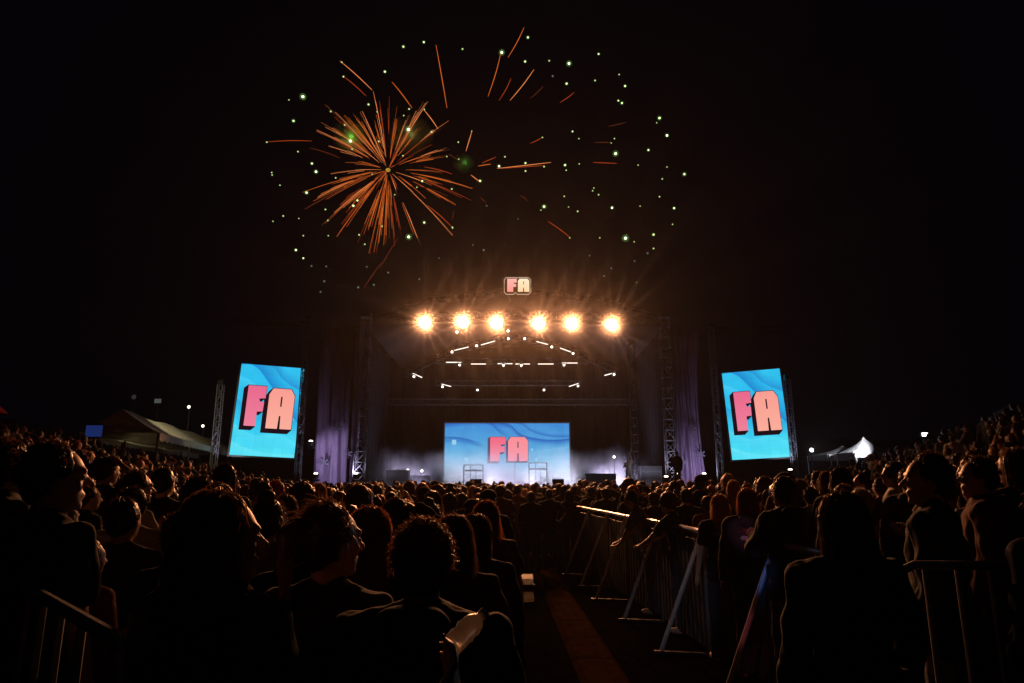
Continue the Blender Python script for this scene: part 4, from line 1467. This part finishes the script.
def stage_barrier(Pa, Pb, label, zt=1.27):
    """panel from Pa to Pb (x,y); brace toward the aisle"""
    a = Vector((Pa[0], Pa[1], ground(*Pa) * .0)); b_ = Vector((Pb[0], Pb[1], 0))
    root = empty("stage_barrier", a); tag(root, label, "barrier", "aisle barriers with slanted braces")
    d = (b_ - a); L = d.length; d.normalize(); nrm = Vector((-abs(d.y), -abs(d.x) * 1.0, 0)).normalized()
    nrm = Vector((-.98, .20, 0))
    bm = bmesh.new(); tube_path(bm, [d * .03 + Vector((0, 0, zt)), d * (L - .03) + Vector((0, 0, zt))], .027, 10); obj("top_rail", bm, M_rail, root)
    bm = bmesh.new()
    pl = (b_ - a).normalized(); th = pl.cross(Vector((0, 0, 1)))
    Mx = Matrix((pl, th, Vector((0, 0, 1)))).transposed()
    box(bm, d * L / 2 + Vector((0, 0, .62)), (L - .10, .012, 1.10), Mx)
    k = 0.1
    while k < L - .1:
        box(bm, d * k + Vector((0, 0, .62)), (.02, .03, 1.08), Mx); k += .14
    obj("panel", bm, M_darksteel, root)
    bm = bmesh.new()
    top = Vector((0, 0, zt + .02)); foot = nrm * .50 + Vector((0, 0, .04))
    tube_path(bm, [top, top.lerp(foot, .5), foot], .024, 10)
    obj("brace", bm, M_rail, root)
    for q in (Vector((0, 0, 0)), d * L):
        bm = bmesh.new(); bar(bm, q + Vector((0, 0, 0.02)), q + Vector((0, 0, zt)), .024, seg=8); obj("post", bm, M_galv, root)
    bm = bmesh.new()
    c = nrm * .30 + Vector((0, 0, .02))
    fl = Matrix((nrm, Vector((-nrm.y, nrm.x, 0)), Vector((0, 0, 1)))).transposed()
    box(bm, c, (.56, .05, .03), fl)
    obj("foot_plate", bm, M_black, root)


BP = [(2.46, 4.6), (2.31, 5.94), (2.09, 7.4), (1.98, 9.07), (1.80, 10.6), (1.70, 11.9), (1.55, 13.4), (1.35, 15.6)]
BLAB = ["aisle barrier panel hidden by the big dark figure at right", "aisle barrier whose slanted brace shines blue and red", "aisle barrier with slanted brace right of the curly-haired leaner", "aisle barrier under the leaning man's arm", "aisle barrier beyond the leaning man with tan-lit rail", "aisle barrier before the capped figure in the aisle", "far aisle barrier behind the standing aisle group", "last aisle barrier lost among the far crowd"]
for k in range(len(BP) - 1):
    stage_barrier(BP[k], BP[k + 1], BLAB[k])


def ped_barrier(P, yaw, L, label, m, zt=1.1, gap=.12, rb=.010, rt=.02):
    root = empty("crowd_barrier", (P[0], P[1], P[2]), (0, 0, R(yaw))); tag(root, label, "barrier", "pedestrian barriers with vertical bars")
    bm = bmesh.new(); tube_path(bm, [(0, 0, .16), (0, 0, zt - .10), (.03, 0, zt - .03), (.10, 0, zt), (L - .10, 0, zt), (L - .03, 0, zt - .03), (L, 0, zt - .10), (L, 0, .16), (0.02, 0, .16)], rt, 10); obj("frame_tube", bm, m, root)
    k = gap
    while k < L - gap * .6:
        bm = bmesh.new(); bar(bm, (k, 0, .16), (k, 0, zt), rb, seg=8); obj("bar", bm, m, root); k += gap
    for x in (.3, L - .3):
        bm = bmesh.new(); tube_path(bm, [(x, -.32, .02), (x, -.26, .06), (x, 0, .15), (x, .26, .06), (x, .32, .02)], .018, 8); obj("foot", bm, m, root)


p0 = at(892, 565, 3.25)
ped_barrier((p0.x, 3.25, p0.z - 1.1), -2.0, 2.3, "grey barrier with wide-set flat vertical bars at the lower right", M_galv, gap=.15, rb=.013, rt=.021)
p0 = at(6, 575, 2.9)
ped_barrier((p0.x, 2.9, p0.z - 1.1), -45, 1.7, "dim barrier crossing the lower left corner before the tall broad man", M_galv, gap=.26, rb=.012, rt=.02)
# leaning board by the lower right barrier
a = at(876, 550, 3.5); b_ = at(866, 600, 3.35)
bm = bmesh.new(); d = (a - b_); box(bm, (0, 0, 0), (.075, .02, d.length * 2.4), d.to_track_quat('Z', 'Y').to_euler(), bev=.004)
o = obj("leaning_plank", bm, mat("grey_plank", (.4, .38, .36), .8)); o.location = b_.lerp(a, .5) - d * .72; tag(o, "short pale plank leaning beside the vertical-bar barrier", "plank")

# cable ramp running down the aisle
root = empty("cable_ramp", (.80, 9, 0)); tag(root, "brown segmented cable ramp running down the aisle toward the stage", "cable ramp")
M_ramp = mat("ramp_rubber", (.028, .014, .009), .85, noise_amt=.7, noise_scale=7, bump=.7, spec=.0)
for k in range(11):
    y0_ = -4.6 + k * .92
    x0_ = .10 - .02 * k
    bm = bmesh.new()
    prof = [(-.23, 0), (-.17, .045), (.17, .045), (.23, 0)]
    v1 = [bm.verts.new((x0_ + x, y0_, z + .004)) for x, z in prof]; v2 = [bm.verts.new((x0_ + x - .02, y0_ + .90, z + .004)) for x, z in prof]
    for q in range(3): bm.faces.new((v1[q], v1[q + 1], v2[q + 1], v2[q]))
    bm.faces.new(v1[::-1]); bm.faces.new(v2)
    for q in (-.07, .07): box(bm, (x0_ - .01 + q, y0_ + .45, .050), (.012, .86, .006))
    obj("ramp_segment", bm, M_ramp, root)

# loose things in and beside the aisle
M_paper = mat("white_paper", (.8, .76, .68), .8, noise_amt=.15, noise_scale=10, bump=.5)


nt_ = M_paper.node_tree; tr_ = nt_.nodes.new("ShaderNodeBsdfTranslucent"); mx_ = nt_.nodes.new("ShaderNodeMixShader"); mx_.inputs[0].default_value = .45; tr_.inputs[0].default_value = (.95, .92, .85, 1)
nt_.links.new(nt_.nodes["Principled BSDF"].outputs[0], mx_.inputs[1]); nt_.links.new(tr_.outputs[0], mx_.inputs[2]); nt_.links.new(mx_.outputs[0], nt_.nodes["Material Output"].inputs[0])


def put_ground(o, px, py, Y=None):
    Yg = CAMZ / ((py - 482) / F) * .985
    p = at(px, py, Y or Yg); o.location = (p.x, p.y, p.z if Y else 0); return o


root = empty("carrier_bag"); tag(root, "white bag with a black band standing beside the aisle", "bag")
bm = bmesh.new()
pr = random.Random(4)
vs = []
for j in range(7):
    z = j * .065; k = 1 - .03 * j
    vs.append([bm.verts.new((x * k + pr.uniform(-.012, .012), y * k + pr.uniform(-.012, .012), z)) for x, y in ((-.12, -.07), (0, -.08), (.12, -.07), (.12, .07), (0, .08), (-.12, .07))])
for a_, b2 in zip(vs, vs[1:]):
    for q in range(6): bm.faces.new((a_[q], a_[(q + 1) % 6], b2[(q + 1) % 6], b2[q]))
bm.faces.new(vs[0][::-1])
obj("sack", bm, M_paper, root)
bm = bmesh.new(); box(bm, (0, 0, .20), (.275, .19, .10), bev=.01); obj("band", bm, CLO["black"], root)
put_ground(root, 526, 590)


def crumple(name, sx, sy, sz, m, seed):
    pr = random.Random(seed); bm = bmesh.new(); bmesh.ops.create_grid(bm, x_segments=6, y_segments=6, size=.5)
    for v in bm.verts: v.co = Vector((v.co.x * sx, v.co.y * sy, sz * (.25 + pr.random()) * (1 - abs(v.co.x))))
    bmesh.ops.solidify(bm, geom=bm.faces[:], thickness=.003)
    return obj(name, bm, m)


o = put_ground(crumple("paper_sheet", .30, .35, .05, M_paper, 1), 516, 553); tag(o, "crumpled white paper on the ground beside the far aisle edge", "paper")
o = put_ground(crumple("food_wrapper", .12, .18, .05, M_paper, 2), 966, 655, None); o.location.z = ground(o.location.x, o.location.y); tag(o, "small crumpled wrapper on the ground behind the vertical-bar barrier", "litter")

# cups seen between the bars
def cup(loc, label, tilt):
    bm = bmesh.new(); bmesh.ops.create_cone(bm, cap_ends=False, segments=20, radius1=.03, radius2=.045, depth=.12, matrix=Matrix.Translation((0, 0, .06)))
    bmesh.ops.create_circle(bm, cap_ends=True, segments=20, radius=.03, matrix=Matrix.Translation((0, 0, .001)))
    bmesh.ops.solidify(bm, geom=bm.faces[:], thickness=.002)
    o = obj("drink_cup", bm, mat("cup_plastic", (.75, .70, .6), .35, noise_amt=.1)); smooth_shade(o.data); o.location = loc; o.rotation_euler = (R(tilt), R(8), 0); tag(o, label, "cup", "drink cups"); return o


q = at(982, 645, 5.3); cup(Vector((q.x, q.y, ground(q.x, q.y) + .002)), "pale drink cup standing on the ground behind the barrier bars", 0)

# plastic bottle held up by somebody next to the camera
c = at(466, 631, 1.13)
ARMS["hold"] = ((.30, .26, 1.34), (.36, .53, 1.475))
r_ = make_person(hair="short", hcol="black", top="tee", topm="charcoal", armR="hold", fine=True, seed=555, skin=0)
r_.location = (-.462, .425, 0); r_.scale = (1, 1, 1)
tag(r_, "person at the very bottom holding up the plastic bottle, only the hand in view", "person", HG)
hw_ = Vector((-.50 + .345 + .03, .50 + .54 + .09, 1.44))
root2 = empty("plastic_bottle", c, Vector((.62, .62, .50)).to_track_quat('Z', 'Y').to_euler()); tag(root2, "crumpled clear plastic bottle held up before the dark backs near the middle", "bottle")
M_pet = mat("clear_plastic", (.9, .86, .78), .2, noise_amt=0, trans=.5)
nt_ = M_pet.node_tree; tr_ = nt_.nodes.new("ShaderNodeBsdfTranslucent"); mx_ = nt_.nodes.new("ShaderNodeMixShader"); mx_.inputs[0].default_value = .08; tr_.inputs[0].default_value = (.9, .86, .8, 1)
nt_.links.new(nt_.nodes["Principled BSDF"].outputs[0], mx_.inputs[1]); nt_.links.new(tr_.outputs[0], mx_.inputs[2]); nt_.links.new(mx_.outputs[0], nt_.nodes["Material Output"].inputs[0])
bm = bmesh.new()
prof = [(.0, -.075), (.030, -.075), (.036, -.068), (.034, -.05), (.037, -.035), (.033, -.02), (.037, -.005), (.034, .012), (.036, .028), (.030, .05), (.018, .068), (.0125, .078), (.0125, .088), (0, .088)]
pr = random.Random(9); rings = []
for (r__, z) in prof:
    rings.append([bm.verts.new(((r__ + (pr.uniform(-.004, .003) if .02 < r__ else 0)) * math.cos(2 * math.pi * k / 18), (r__ + (pr.uniform(-.004, .003) if .02 < r__ else 0)) * math.sin(2 * math.pi * k / 18), z)) for k in range(18)])
for a_, b2 in zip(rings, rings[1:]):
    for q in range(18): bm.faces.new((a_[q], a_[(q + 1) % 18], b2[(q + 1) % 18], b2[q]))
bmesh.ops.remove_doubles(bm, verts=bm.verts[:], dist=1e-5)
root2.scale = (.52, .52, .46)
o = obj("bottle_shell", bm, M_pet, root2); smooth_shade(o.data)
bm = bmesh.new(); bar(bm, (0, 0, .084), (0, 0, .104), .017, seg=18); obj("bottle_cap", bm, mat("cap_plastic", (.6, .55, .5), .4), root2)

bpy.data.scenes.remove(TMPS)

# unseen spots added: coloured shine on the near brace, fill for braces and bag
for (tx, ty, tz, col, e) in ((2.20, 5.96, .98, (.14, .30, 1.0), 85), (2.02, 6.0, .55, (1.0, .14, .2), 55), (2.28, 6.6, 1.27, (1.0, .35, .6), 110), (1.85, 8.2, .25, (.75, .8, 1.0), 48), (.27, 11.2, .25, (1.0, .9, .8), 70)):
    l = light("aisle_show_light", 'SPOT', (.55, 3.4, 2.9), e, col, aim=(tx, ty, tz), size=.04, spot=(5 if ty < 7 else 17 if ty < 10 else 3.2), blend=.8); tag(l, kind="helper")

# ------------------------------------------------------------------ fireworks
frnd = random.Random(21)


def spark_mat(name, core, cs):
    return emat(name, core, cs)


S_COL = [((.60, .85, .30), 1.0), ((.78, .98, .42), 1.7), ((.86, 1.0, .52), 3.2), ((.30, .34, .26), .35)]
SM = [emat("star_fire_%d" % i, c, s) for i, (c, s) in enumerate(S_COL)]
HALO = volmat("burning_star_halo", (0, 0, 0), 0.0, 0, (.22, .50, .14), .30)
sph = []
for i in range(4):
    b = bmesh.new(); bmesh.ops.create_icosphere(b, subdivisions=1, radius=1)
    d = bpy.data.meshes.new("spark"); b.to_mesh(d); b.free(); d.materials.append(SM[i]); smooth_shade(d); sph.append(d)
b = bmesh.new(); bmesh.ops.create_icosphere(b, subdivisions=2, radius=1); halo_me = bpy.data.meshes.new("halo"); b.to_mesh(halo_me); b.free(); halo_me.materials.append(HALO)

D1 = [(374, 65, 1), (424, 54, 1), (518, 71, 0), (228, 138, 1), (224, 103, 0), (329, 126, 1), (129, 187, 2), (95, 195, 0), (106, 246, 1), (289, 206, 1), (310, 224, 0), (197, 223, 0), (231, 256, 0), (388, 217, 0), (375, 233, 0), (425, 218, 0), (386, 267, 2), (443, 273, 1), (245, 295, 2), (249, 315, 0), (314, 296, 0), (117, 321, 0), (151, 350, 1), (161, 370, 2), (41, 298, 0), (53, 372, 0), (54, 378, 0), (73, 403, 0), (138, 421, 1), (209, 385, 0), (298, 376, 0), (353, 426, 0), (373, 331, 0), (420, 393, 1), (407, 408, 0), (262, 440, 1), (252, 453, 1), (184, 462, 0), (190, 489, 0), (191, 526, 0), (119, 484, 0), (81, 478, 0), (56, 491, 0), (130, 526, 0), (266, 524, 0), (322, 503, 0), (387, 529, 2), (425, 494, 1), (280, 547, 0), (112, 561, 1), (130, 581, 1), (150, 600, 3), (186, 601, 3), (181, 637, 3), (172, 663, 3), (285, 602, 3), (337, 616, 3), (264, 652, 3), (302, 646, 3), (413, 632, 3), (461, 581, 3), (494, 507, 0), (492, 412, 0), (480, 333, 0)]
D2 = [(32, 73, 0), (197, 44, 1), (131, 82, 2), (190, 105, 1), (251, 103, 0), (301, 110, 2), (295, 161, 1), (260, 142, 3), (376, 86, 1), (428, 138, 0), (367, 153, 0), (443, 167, 1), (426, 204, 1), (435, 210, 1), (530, 248, 2), (523, 260, 0), (549, 292, 2), (310, 282, 1), (326, 300, 0), (234, 297, 0), (416, 300, 0), (408, 311, 0), (419, 338, 2), (502, 329, 1), (476, 367, 0), (549, 372, 0), (593, 390, 1), (537, 402, 0), (327, 364, 0), (291, 367, 1), (294, 380, 0), (191, 362, 1), (238, 371, 0), (191, 382, 0), (139, 346, 0), (124, 370, 2), (93, 470, 3), (238, 472, 1), (230, 481, 0), (300, 473, 0), (323, 484, 0), (289, 446, 0), (364, 425, 0), (361, 432, 0), (376, 442, 0), (410, 475, 2), (481, 471, 0), (530, 447, 0), (567, 476, 1), (563, 517, 0), (515, 543, 1), (515, 578, 0), (500, 590, 3), (444, 552, 2), (466, 561, 0), (467, 610, 3), (379, 551, 0), (303, 551, 0), (172, 503, 3), (353, 596, 3), (408, 628, 3), (472, 664, 3), (390, 648, 3), (58, 569, 3), (85, 582, 3)]
D3 = [(21, 309, 0), (55, 281, 0), (76, 407, 1), (5, 428, 0), (6, 524, 0), (22, 352, 0)]
YF = 74.0


def sparks(root, pts, ox, oy, sc, cpx, Rr):
    inv = root.location.copy()
    for (a, b_, k) in pts:
        px, py = ox + a / sc, oy + b_ / sc
        r = math.hypot(px - cpx[0], py - cpx[1]) / F * YF
        dz = math.sqrt(max(0, Rr * Rr - r * r)) * frnd.choice((-1, 1)) * frnd.uniform(.5, 1)
        p = at(px, py, YF + dz)
        s = bpy.data.objects.new("spark", sph[k]); COL.objects.link(s); s.parent = root
        s.location = p - inv
        rad = (.09, .12, .15, .12)[k] * frnd.uniform(.85, 1.2)
        s.scale = (rad,) * 3
        if k in (1, 2):
            h = bpy.data.objects.new("halo", halo_me); COL.objects.link(h); h.parent = s
            q = (0, 2.0, 2.4)[k] * frnd.uniform(.9, 1.2)
            h.scale = (q,) * 3


def trail(root, pts, r, m, name="trail", fork=0):
    bm = bmesh.new()
    n = len(pts)
    ax = (pts[-1] - pts[0]).normalized()
    for _ in range(fork):      # loose embers running beside the main streak
        w0 = ax.cross(Vector((frnd.gauss(0, 1), frnd.gauss(0, 1), frnd.gauss(0, 1)))).normalized() * frnd.uniform(.05, .6)
        k0 = frnd.choice((0, 1, 2)); sub = [p + w0 * (i / n) for i, p in enumerate(pts)][k0:k0 + frnd.choice((3, 4, 5))]
        if len(sub) > 2: tube_path(bm, sub, [.012 + .010 * math.sin(math.pi * (i + .3) / len(sub)) for i in range(len(sub))], 3)
    tube_path(bm, pts, [r * (0.25 + .75 * math.sin(math.pi * (i + .4) / (n - .2)) ** .7) for i in range(n)], 4)
    return obj(name, bm, m, root)


M_tr = [emat("orange_ember_trail", (.95, .19, .03), .62), emat("deep_red_ember_trail", (.75, .10, .02), .42), emat("dim_ember_trail", (.26, .05, .02), .35), emat("hot_ember_trail", (1.0, .30, .09), .8)]
c1 = at(388, 170, YF)
root = empty("firework_burst", c1); tag(root, "big orange firework burst with radiating trails and green-white sparks, at the upper left", "firework", "firework bursts over the stage")
n = 0
while n < 98:
    v = Vector((frnd.gauss(0, 1), frnd.gauss(0, 1), frnd.gauss(0, 1))).normalized()
    ang = math.degrees(math.atan2(v.z, v.x))
    if 8 < ang < 48 and frnd.random() < .45: continue
    if -60 < ang < -20 and frnd.random() < .45: continue
    plan = math.hypot(v.x, v.z)
    if plan < .35: continue
    Rr = frnd.uniform(6.4, 11.2)
    if 20 < ang < 60: Rr *= 1.05
    s0 = frnd.uniform(.04, .55) * Rr
    pts = []
    for i in range(7):
        s = s0 + (Rr - s0) * i / 6
        pts.append(v * s + Vector((0, 0, -.012 * s * s)))
    w0 = v.cross(Vector((0, 1, 0))).normalized()
    trail(root, pts, frnd.choice((.009, .012, .018, .030)), M_tr[frnd.choice((0, 0, 0, 1, 1, 3))], fork=3)
    n += 1
bm = bmesh.new(); ell(bm, (0, 0, 0), (.3, .3, .22)); obj("core", bm, emat("burst_core_fire", (.5, .30, .04), .8), root)
sparks(root, D1, 250, 20, 2.439, (388, 170), 13.0)
XT = [((340, 61), (372, 90), 3), ((392, 82), (412, 108), 0), ((424, 110), (438, 129), 3), ((266, 142), (312, 141), 1), ((310, 148), (340, 158), 2), ((380, 268), (398, 238), 2), ((364, 288), (382, 262), 2), ((427, 205), (452, 227), 1), ((415, 185), (448, 196), 2), ((424, 167), (452, 174), 1), ((343, 76), (366, 96), 1), ((436, 45), (447, 108), 0)]
for a, b_, k in XT:
    P = at(*a, YF) - c1; Q = at(*b_, YF) - c1
    trail(root, [P.lerp(Q, i / 5) + Vector((0, 0, .12 * math.sin(i / 5 * math.pi))) for i in range(6)], .05, M_tr[k])

c2 = at(570, 160, YF)
root = empty("firework_burst", c2); tag(root, "wide spent firework ring of scattered green-white sparks, at the upper right", "firework", "firework bursts over the stage")
sparks(root, D2, 450, 20, 2.53, (570, 160), 13.5)
for a, b_, k in (((524, 28), (508, 58), 0), ((501, 53), (488, 97), 0), ((534, 70), (510, 101), 3), ((511, 79), (499, 101), 1), ((543, 87), (530, 99), 2), ((574, 93), (560, 103), 1), ((551, 163), (497, 169), 3), ((545, 166), (500, 169), 1), ((617, 164), (593, 163), 1), ((570, 238), (548, 222), 1), ((612, 143), (594, 143), 2), ((626, 123), (608, 127), 2), ((528, 202), (520, 196), 2), ((542, 138), (530, 144), 1)):
    P = at(*a, YF) - c2; Q = at(*b_, YF) - c2
    trail(root, [P.lerp(Q, i / 5) + Vector((.12 * math.sin(i / 5 * math.pi), 0, 0.08)) for i in range(6)], .05, M_tr[k])

c3 = at(464, 163, YF)
root = empty("firework_burst", c3); tag(root, "small faint firework burst with short orange trails between the two big bursts", "firework", "firework bursts over the stage")
sparks(root, D3, 450, 20, 2.53, (464, 163), 5)
for a, b_, k in (((472, 131), (466, 151), 3), ((480, 182), (471, 175), 3), ((478, 166), (491, 164), 0), ((482, 163), (496, 157), 1), ((458, 160), (449, 154), 2), ((480, 197), (486, 203), 2), ((454, 210), (452, 220), 2)):
    P = at(*a, YF) - c3; Q = at(*b_, YF) - c3
    trail(root, [P.lerp(Q, i / 5) for i in range(6)], .05, M_tr[k])


def puff_nodes(scale, strength):
    def f(nt, v):
        tc = nt.nodes.new("ShaderNodeTexCoord")
        n = nt.nodes.new("ShaderNodeTexNoise"); n.inputs["Scale"].default_value = scale; n.inputs["Detail"].default_value = 3
        nt.links.new(tc.outputs["Object"], n.inputs["Vector"])
        ln = nt.nodes.new("ShaderNodeVectorMath"); ln.operation = 'LENGTH'; nt.links.new(tc.outputs["Object"], ln.inputs[0])
        a = nt.nodes.new("ShaderNodeMath"); a.operation = 'SUBTRACT'; nt.links.new(n.outputs["Fac"], a.inputs[0]); a.inputs[1].default_value = .40
        b_ = nt.nodes.new("ShaderNodeMapRange"); nt.links.new(ln.outputs["Value"], b_.inputs[0]); b_.inputs[1].default_value = 1; b_.inputs[2].default_value = .2; b_.inputs[3].default_value = 0; b_.inputs[4].default_value = strength
        m_ = nt.nodes.new("ShaderNodeMath"); m_.operation = 'MULTIPLY'; m_.use_clamp = False
        mxx = nt.nodes.new("ShaderNodeMath"); mxx.operation = 'MAXIMUM'; nt.links.new(a.outputs[0], mxx.inputs[0]); mxx.inputs[1].default_value = 0
        nt.links.new(mxx.outputs[0], m_.inputs[0]); nt.links.new(b_.outputs[0], m_.inputs[1])
        nt.links.new(m_.outputs[0], v.inputs["Density"])
    return f


VP = volmat("firework_smoke", (.7, .85, .6), .1, 0, None, 0, puff_nodes(1.6, 4.0))
for (px, py, s, lab, en, col) in ((350, 137, 2.4, "faint green smoke puff inside the orange burst", 30, (.25, 1, .12)), (410, 135, 3.0, "wide dim olive smoke puff at the upper right of the orange burst", 7, (.5, .9, .3)), (463, 163, 1.5, "tiny green smoke puff between the bursts", 7, (.3, .9, .15))):
    bm = bmesh.new(); bmesh.ops.create_icosphere(bm, subdivisions=3, radius=1)
    o = obj("smoke_puff", bm, VP); o.location = at(px, py, YF); o.scale = (s, s, s * .85)
    tag(o, lab, "smoke", kind="stuff")
    l = light("burning_star_glow", 'POINT', o.location + Vector((.3, -.4, -.2)), en, col, size=.15); tag(l, kind="helper")

# ------------------------------------------------------------------ stage smoke and haze
def smoke_nodes(nt, v):
    L = nt.links.new
    geo = nt.nodes.new("ShaderNodeTexCoord")
    n = nt.nodes.new("ShaderNodeTexNoise"); n.inputs["Scale"].default_value = .42; n.inputs["Detail"].default_value = 4; n.inputs["Roughness"].default_value = .6
    L(geo.outputs["Object"], n.inputs["Vector"])
    sp = nt.nodes.new("ShaderNodeSeparateXYZ"); L(geo.outputs["Object"], sp.inputs[0])
    def M(op, a, b=None, clamp=False):
        k = nt.nodes.new("ShaderNodeMath"); k.operation = op; k.use_clamp = clamp
        for i, q in enumerate((a, b)):
            if q is None: continue
            if isinstance(q, (int, float)): k.inputs[i].default_value = q
            else: L(q, k.inputs[i])
        return k.outputs[0]
    # object origin on the deck: z 0..4
    wob = M('MULTIPLY', M('SUBTRACT', n.outputs["Fac"], .5), 3.4)
    h = M('ADD', sp.outputs[2], wob)
    f = M('SUBTRACT', 1.0, M('DIVIDE', h, 2.3), clamp=True)
    f = M('MULTIPLY', f, f)
    ex = M('SUBTRACT', 1.0, M('POWER', M('DIVIDE', M('ABSOLUTE', sp.outputs[0]), 8.6), 4.0), clamp=True)
    L(M('MULTIPLY', M('MULTIPLY', f, ex), .30), v.inputs["Density"])


VS = volmat("stage_smoke_volume", (.95, .93, 1.0), .1, .2, None, 0, smoke_nodes)
bm = bmesh.new(); box(bm, (0, 0, 1.9), (17.3, 9.6, 3.8))
o = obj("stage_smoke", bm, VS); o.location = (0.1, 41.0, 1.53)
tag(o, "pale lavender smoke drifting low across the stage", "smoke", kind="stuff")
for (x, y, z, e, c, sz) in ((-2.6, 43.9, 1.56, 640, (.82, .80, 1), 3.4), (2.6, 43.9, 1.56, 620, (.82, .81, 1), 3.4), (-6.4, 41.5, 1.56, 560, (.72, .66, 1), 2.2), (6.4, 41.5, 1.56, 680, (.75, .68, 1), 2.4), (0, 38.5, 1.56, 200, (.8, .72, 1), 3.0)):
    l = light("floor_wash_light", 'AREA', (x, y, z), e, c, size=sz, aim=(x, y, 10)); l.data.spread = R(110); tag(l, kind="helper")  # unseen area lights added to brighten the stage smoke


def lamp_smoke_nodes(nt, v):
    L = nt.links.new
    tc = nt.nodes.new("ShaderNodeTexCoord")
    n = nt.nodes.new("ShaderNodeTexNoise"); n.inputs["Scale"].default_value = 2.2; n.inputs["Detail"].default_value = 3
    L(tc.outputs["Object"], n.inputs["Vector"])
    ln = nt.nodes.new("ShaderNodeVectorMath"); ln.operation = 'LENGTH'; L(tc.outputs["Object"], ln.inputs[0])
    a = nt.nodes.new("ShaderNodeMapRange"); L(ln.outputs["Value"], a.inputs[0]); a.inputs[1].default_value = 1.0; a.inputs[2].default_value = 0.0; a.inputs[3].default_value = 0; a.inputs[4].default_value = 1
    p = nt.nodes.new("ShaderNodeMath"); p.operation = 'POWER'; L(a.outputs[0], p.inputs[0]); p.inputs[1].default_value = 1.6
    q = nt.nodes.new("ShaderNodeMath"); q.operation = 'MULTIPLY'; L(p.outputs[0], q.inputs[0]); L(n.outputs["Fac"], q.inputs[1])
    w_ = nt.nodes.new("ShaderNodeMath"); w_.operation = 'MULTIPLY'; L(q.outputs[0], w_.inputs[0]); w_.inputs[1].default_value = .0105
    L(w_.outputs[0], v.inputs["Density"])


bm = bmesh.new(); bmesh.ops.create_icosphere(bm, subdivisions=3, radius=1)
o = obj("roof_smoke", bm, volmat("roof_smoke_volume", (.95, .9, .85), .01, .45, None, 0, lamp_smoke_nodes)); o.location = (0.2, 30.9, 9.8); o.scale = (9.5, 3.4, 5.6)
tag(o, "warm smoke hanging round the glaring lamps of the front truss", "smoke", kind="stuff")

def halo_nodes(nt, v):
    L = nt.links.new
    tc = nt.nodes.new("ShaderNodeTexCoord")
    ln = nt.nodes.new("ShaderNodeVectorMath"); ln.operation = 'LENGTH'; L(tc.outputs["Object"], ln.inputs[0])
    a = nt.nodes.new("ShaderNodeMapRange"); L(ln.outputs["Value"], a.inputs[0]); a.inputs[1].default_value = 1.0; a.inputs[2].default_value = 0.0; a.inputs[3].default_value = 0; a.inputs[4].default_value = 1
    p = nt.nodes.new("ShaderNodeMath"); p.operation = 'POWER'; L(a.outputs[0], p.inputs[0]); p.inputs[1].default_value = 2.0
    w_ = nt.nodes.new("ShaderNodeMath"); w_.operation = 'MULTIPLY'; L(p.outputs[0], w_.inputs[0]); w_.inputs[1].default_value = .26
    L(w_.outputs[0], v.inputs["Density"])


VH = volmat("lamp_vapour_volume", (1, .95, .9), .01, .3, None, 0, halo_nodes)  # smoke balls added to imitate the glare halo of each lamp
for i, (px, py) in enumerate(BL):
    bm = bmesh.new(); bmesh.ops.create_icosphere(bm, subdivisions=3, radius=1)
    o = obj("lamp_vapour", bm, VH); o.location = at(px, py, 33.5); o.scale = (1.45,) * 3
    tag(o, "added smoke ball for the glare round the " + BLN[i] + " glaring lamp", "smoke", kind="stuff")

bm = bmesh.new(); box(bm, (0, 150, 35.5), (760, 330, 73))
o = obj("haze", bm, volmat("haze_air", (.9, .88, .86), .00018, .7))
tag(o, kind="stuff")

# ------------------------------------------------------------------ render settings
scene.render.engine = 'CYCLES'
scene.view_settings.view_transform = 'Standard'
scene.view_settings.look = 'None'
scene.view_settings.exposure = 0
scene.view_settings.gamma = 1
cy = scene.cycles
cy.use_denoising = True
cy.max_bounces = 5
cy.diffuse_bounces = 2
cy.glossy_bounces = 2
cy.transmission_bounces = 5
cy.volume_bounces = 0
cy.transparent_max_bounces = 8
cy.volume_max_steps = 256
cy.volume_step_rate = 1.5
cy.sample_clamp_indirect = 3
cy.sample_clamp_direct = 0
cy.use_light_tree = True
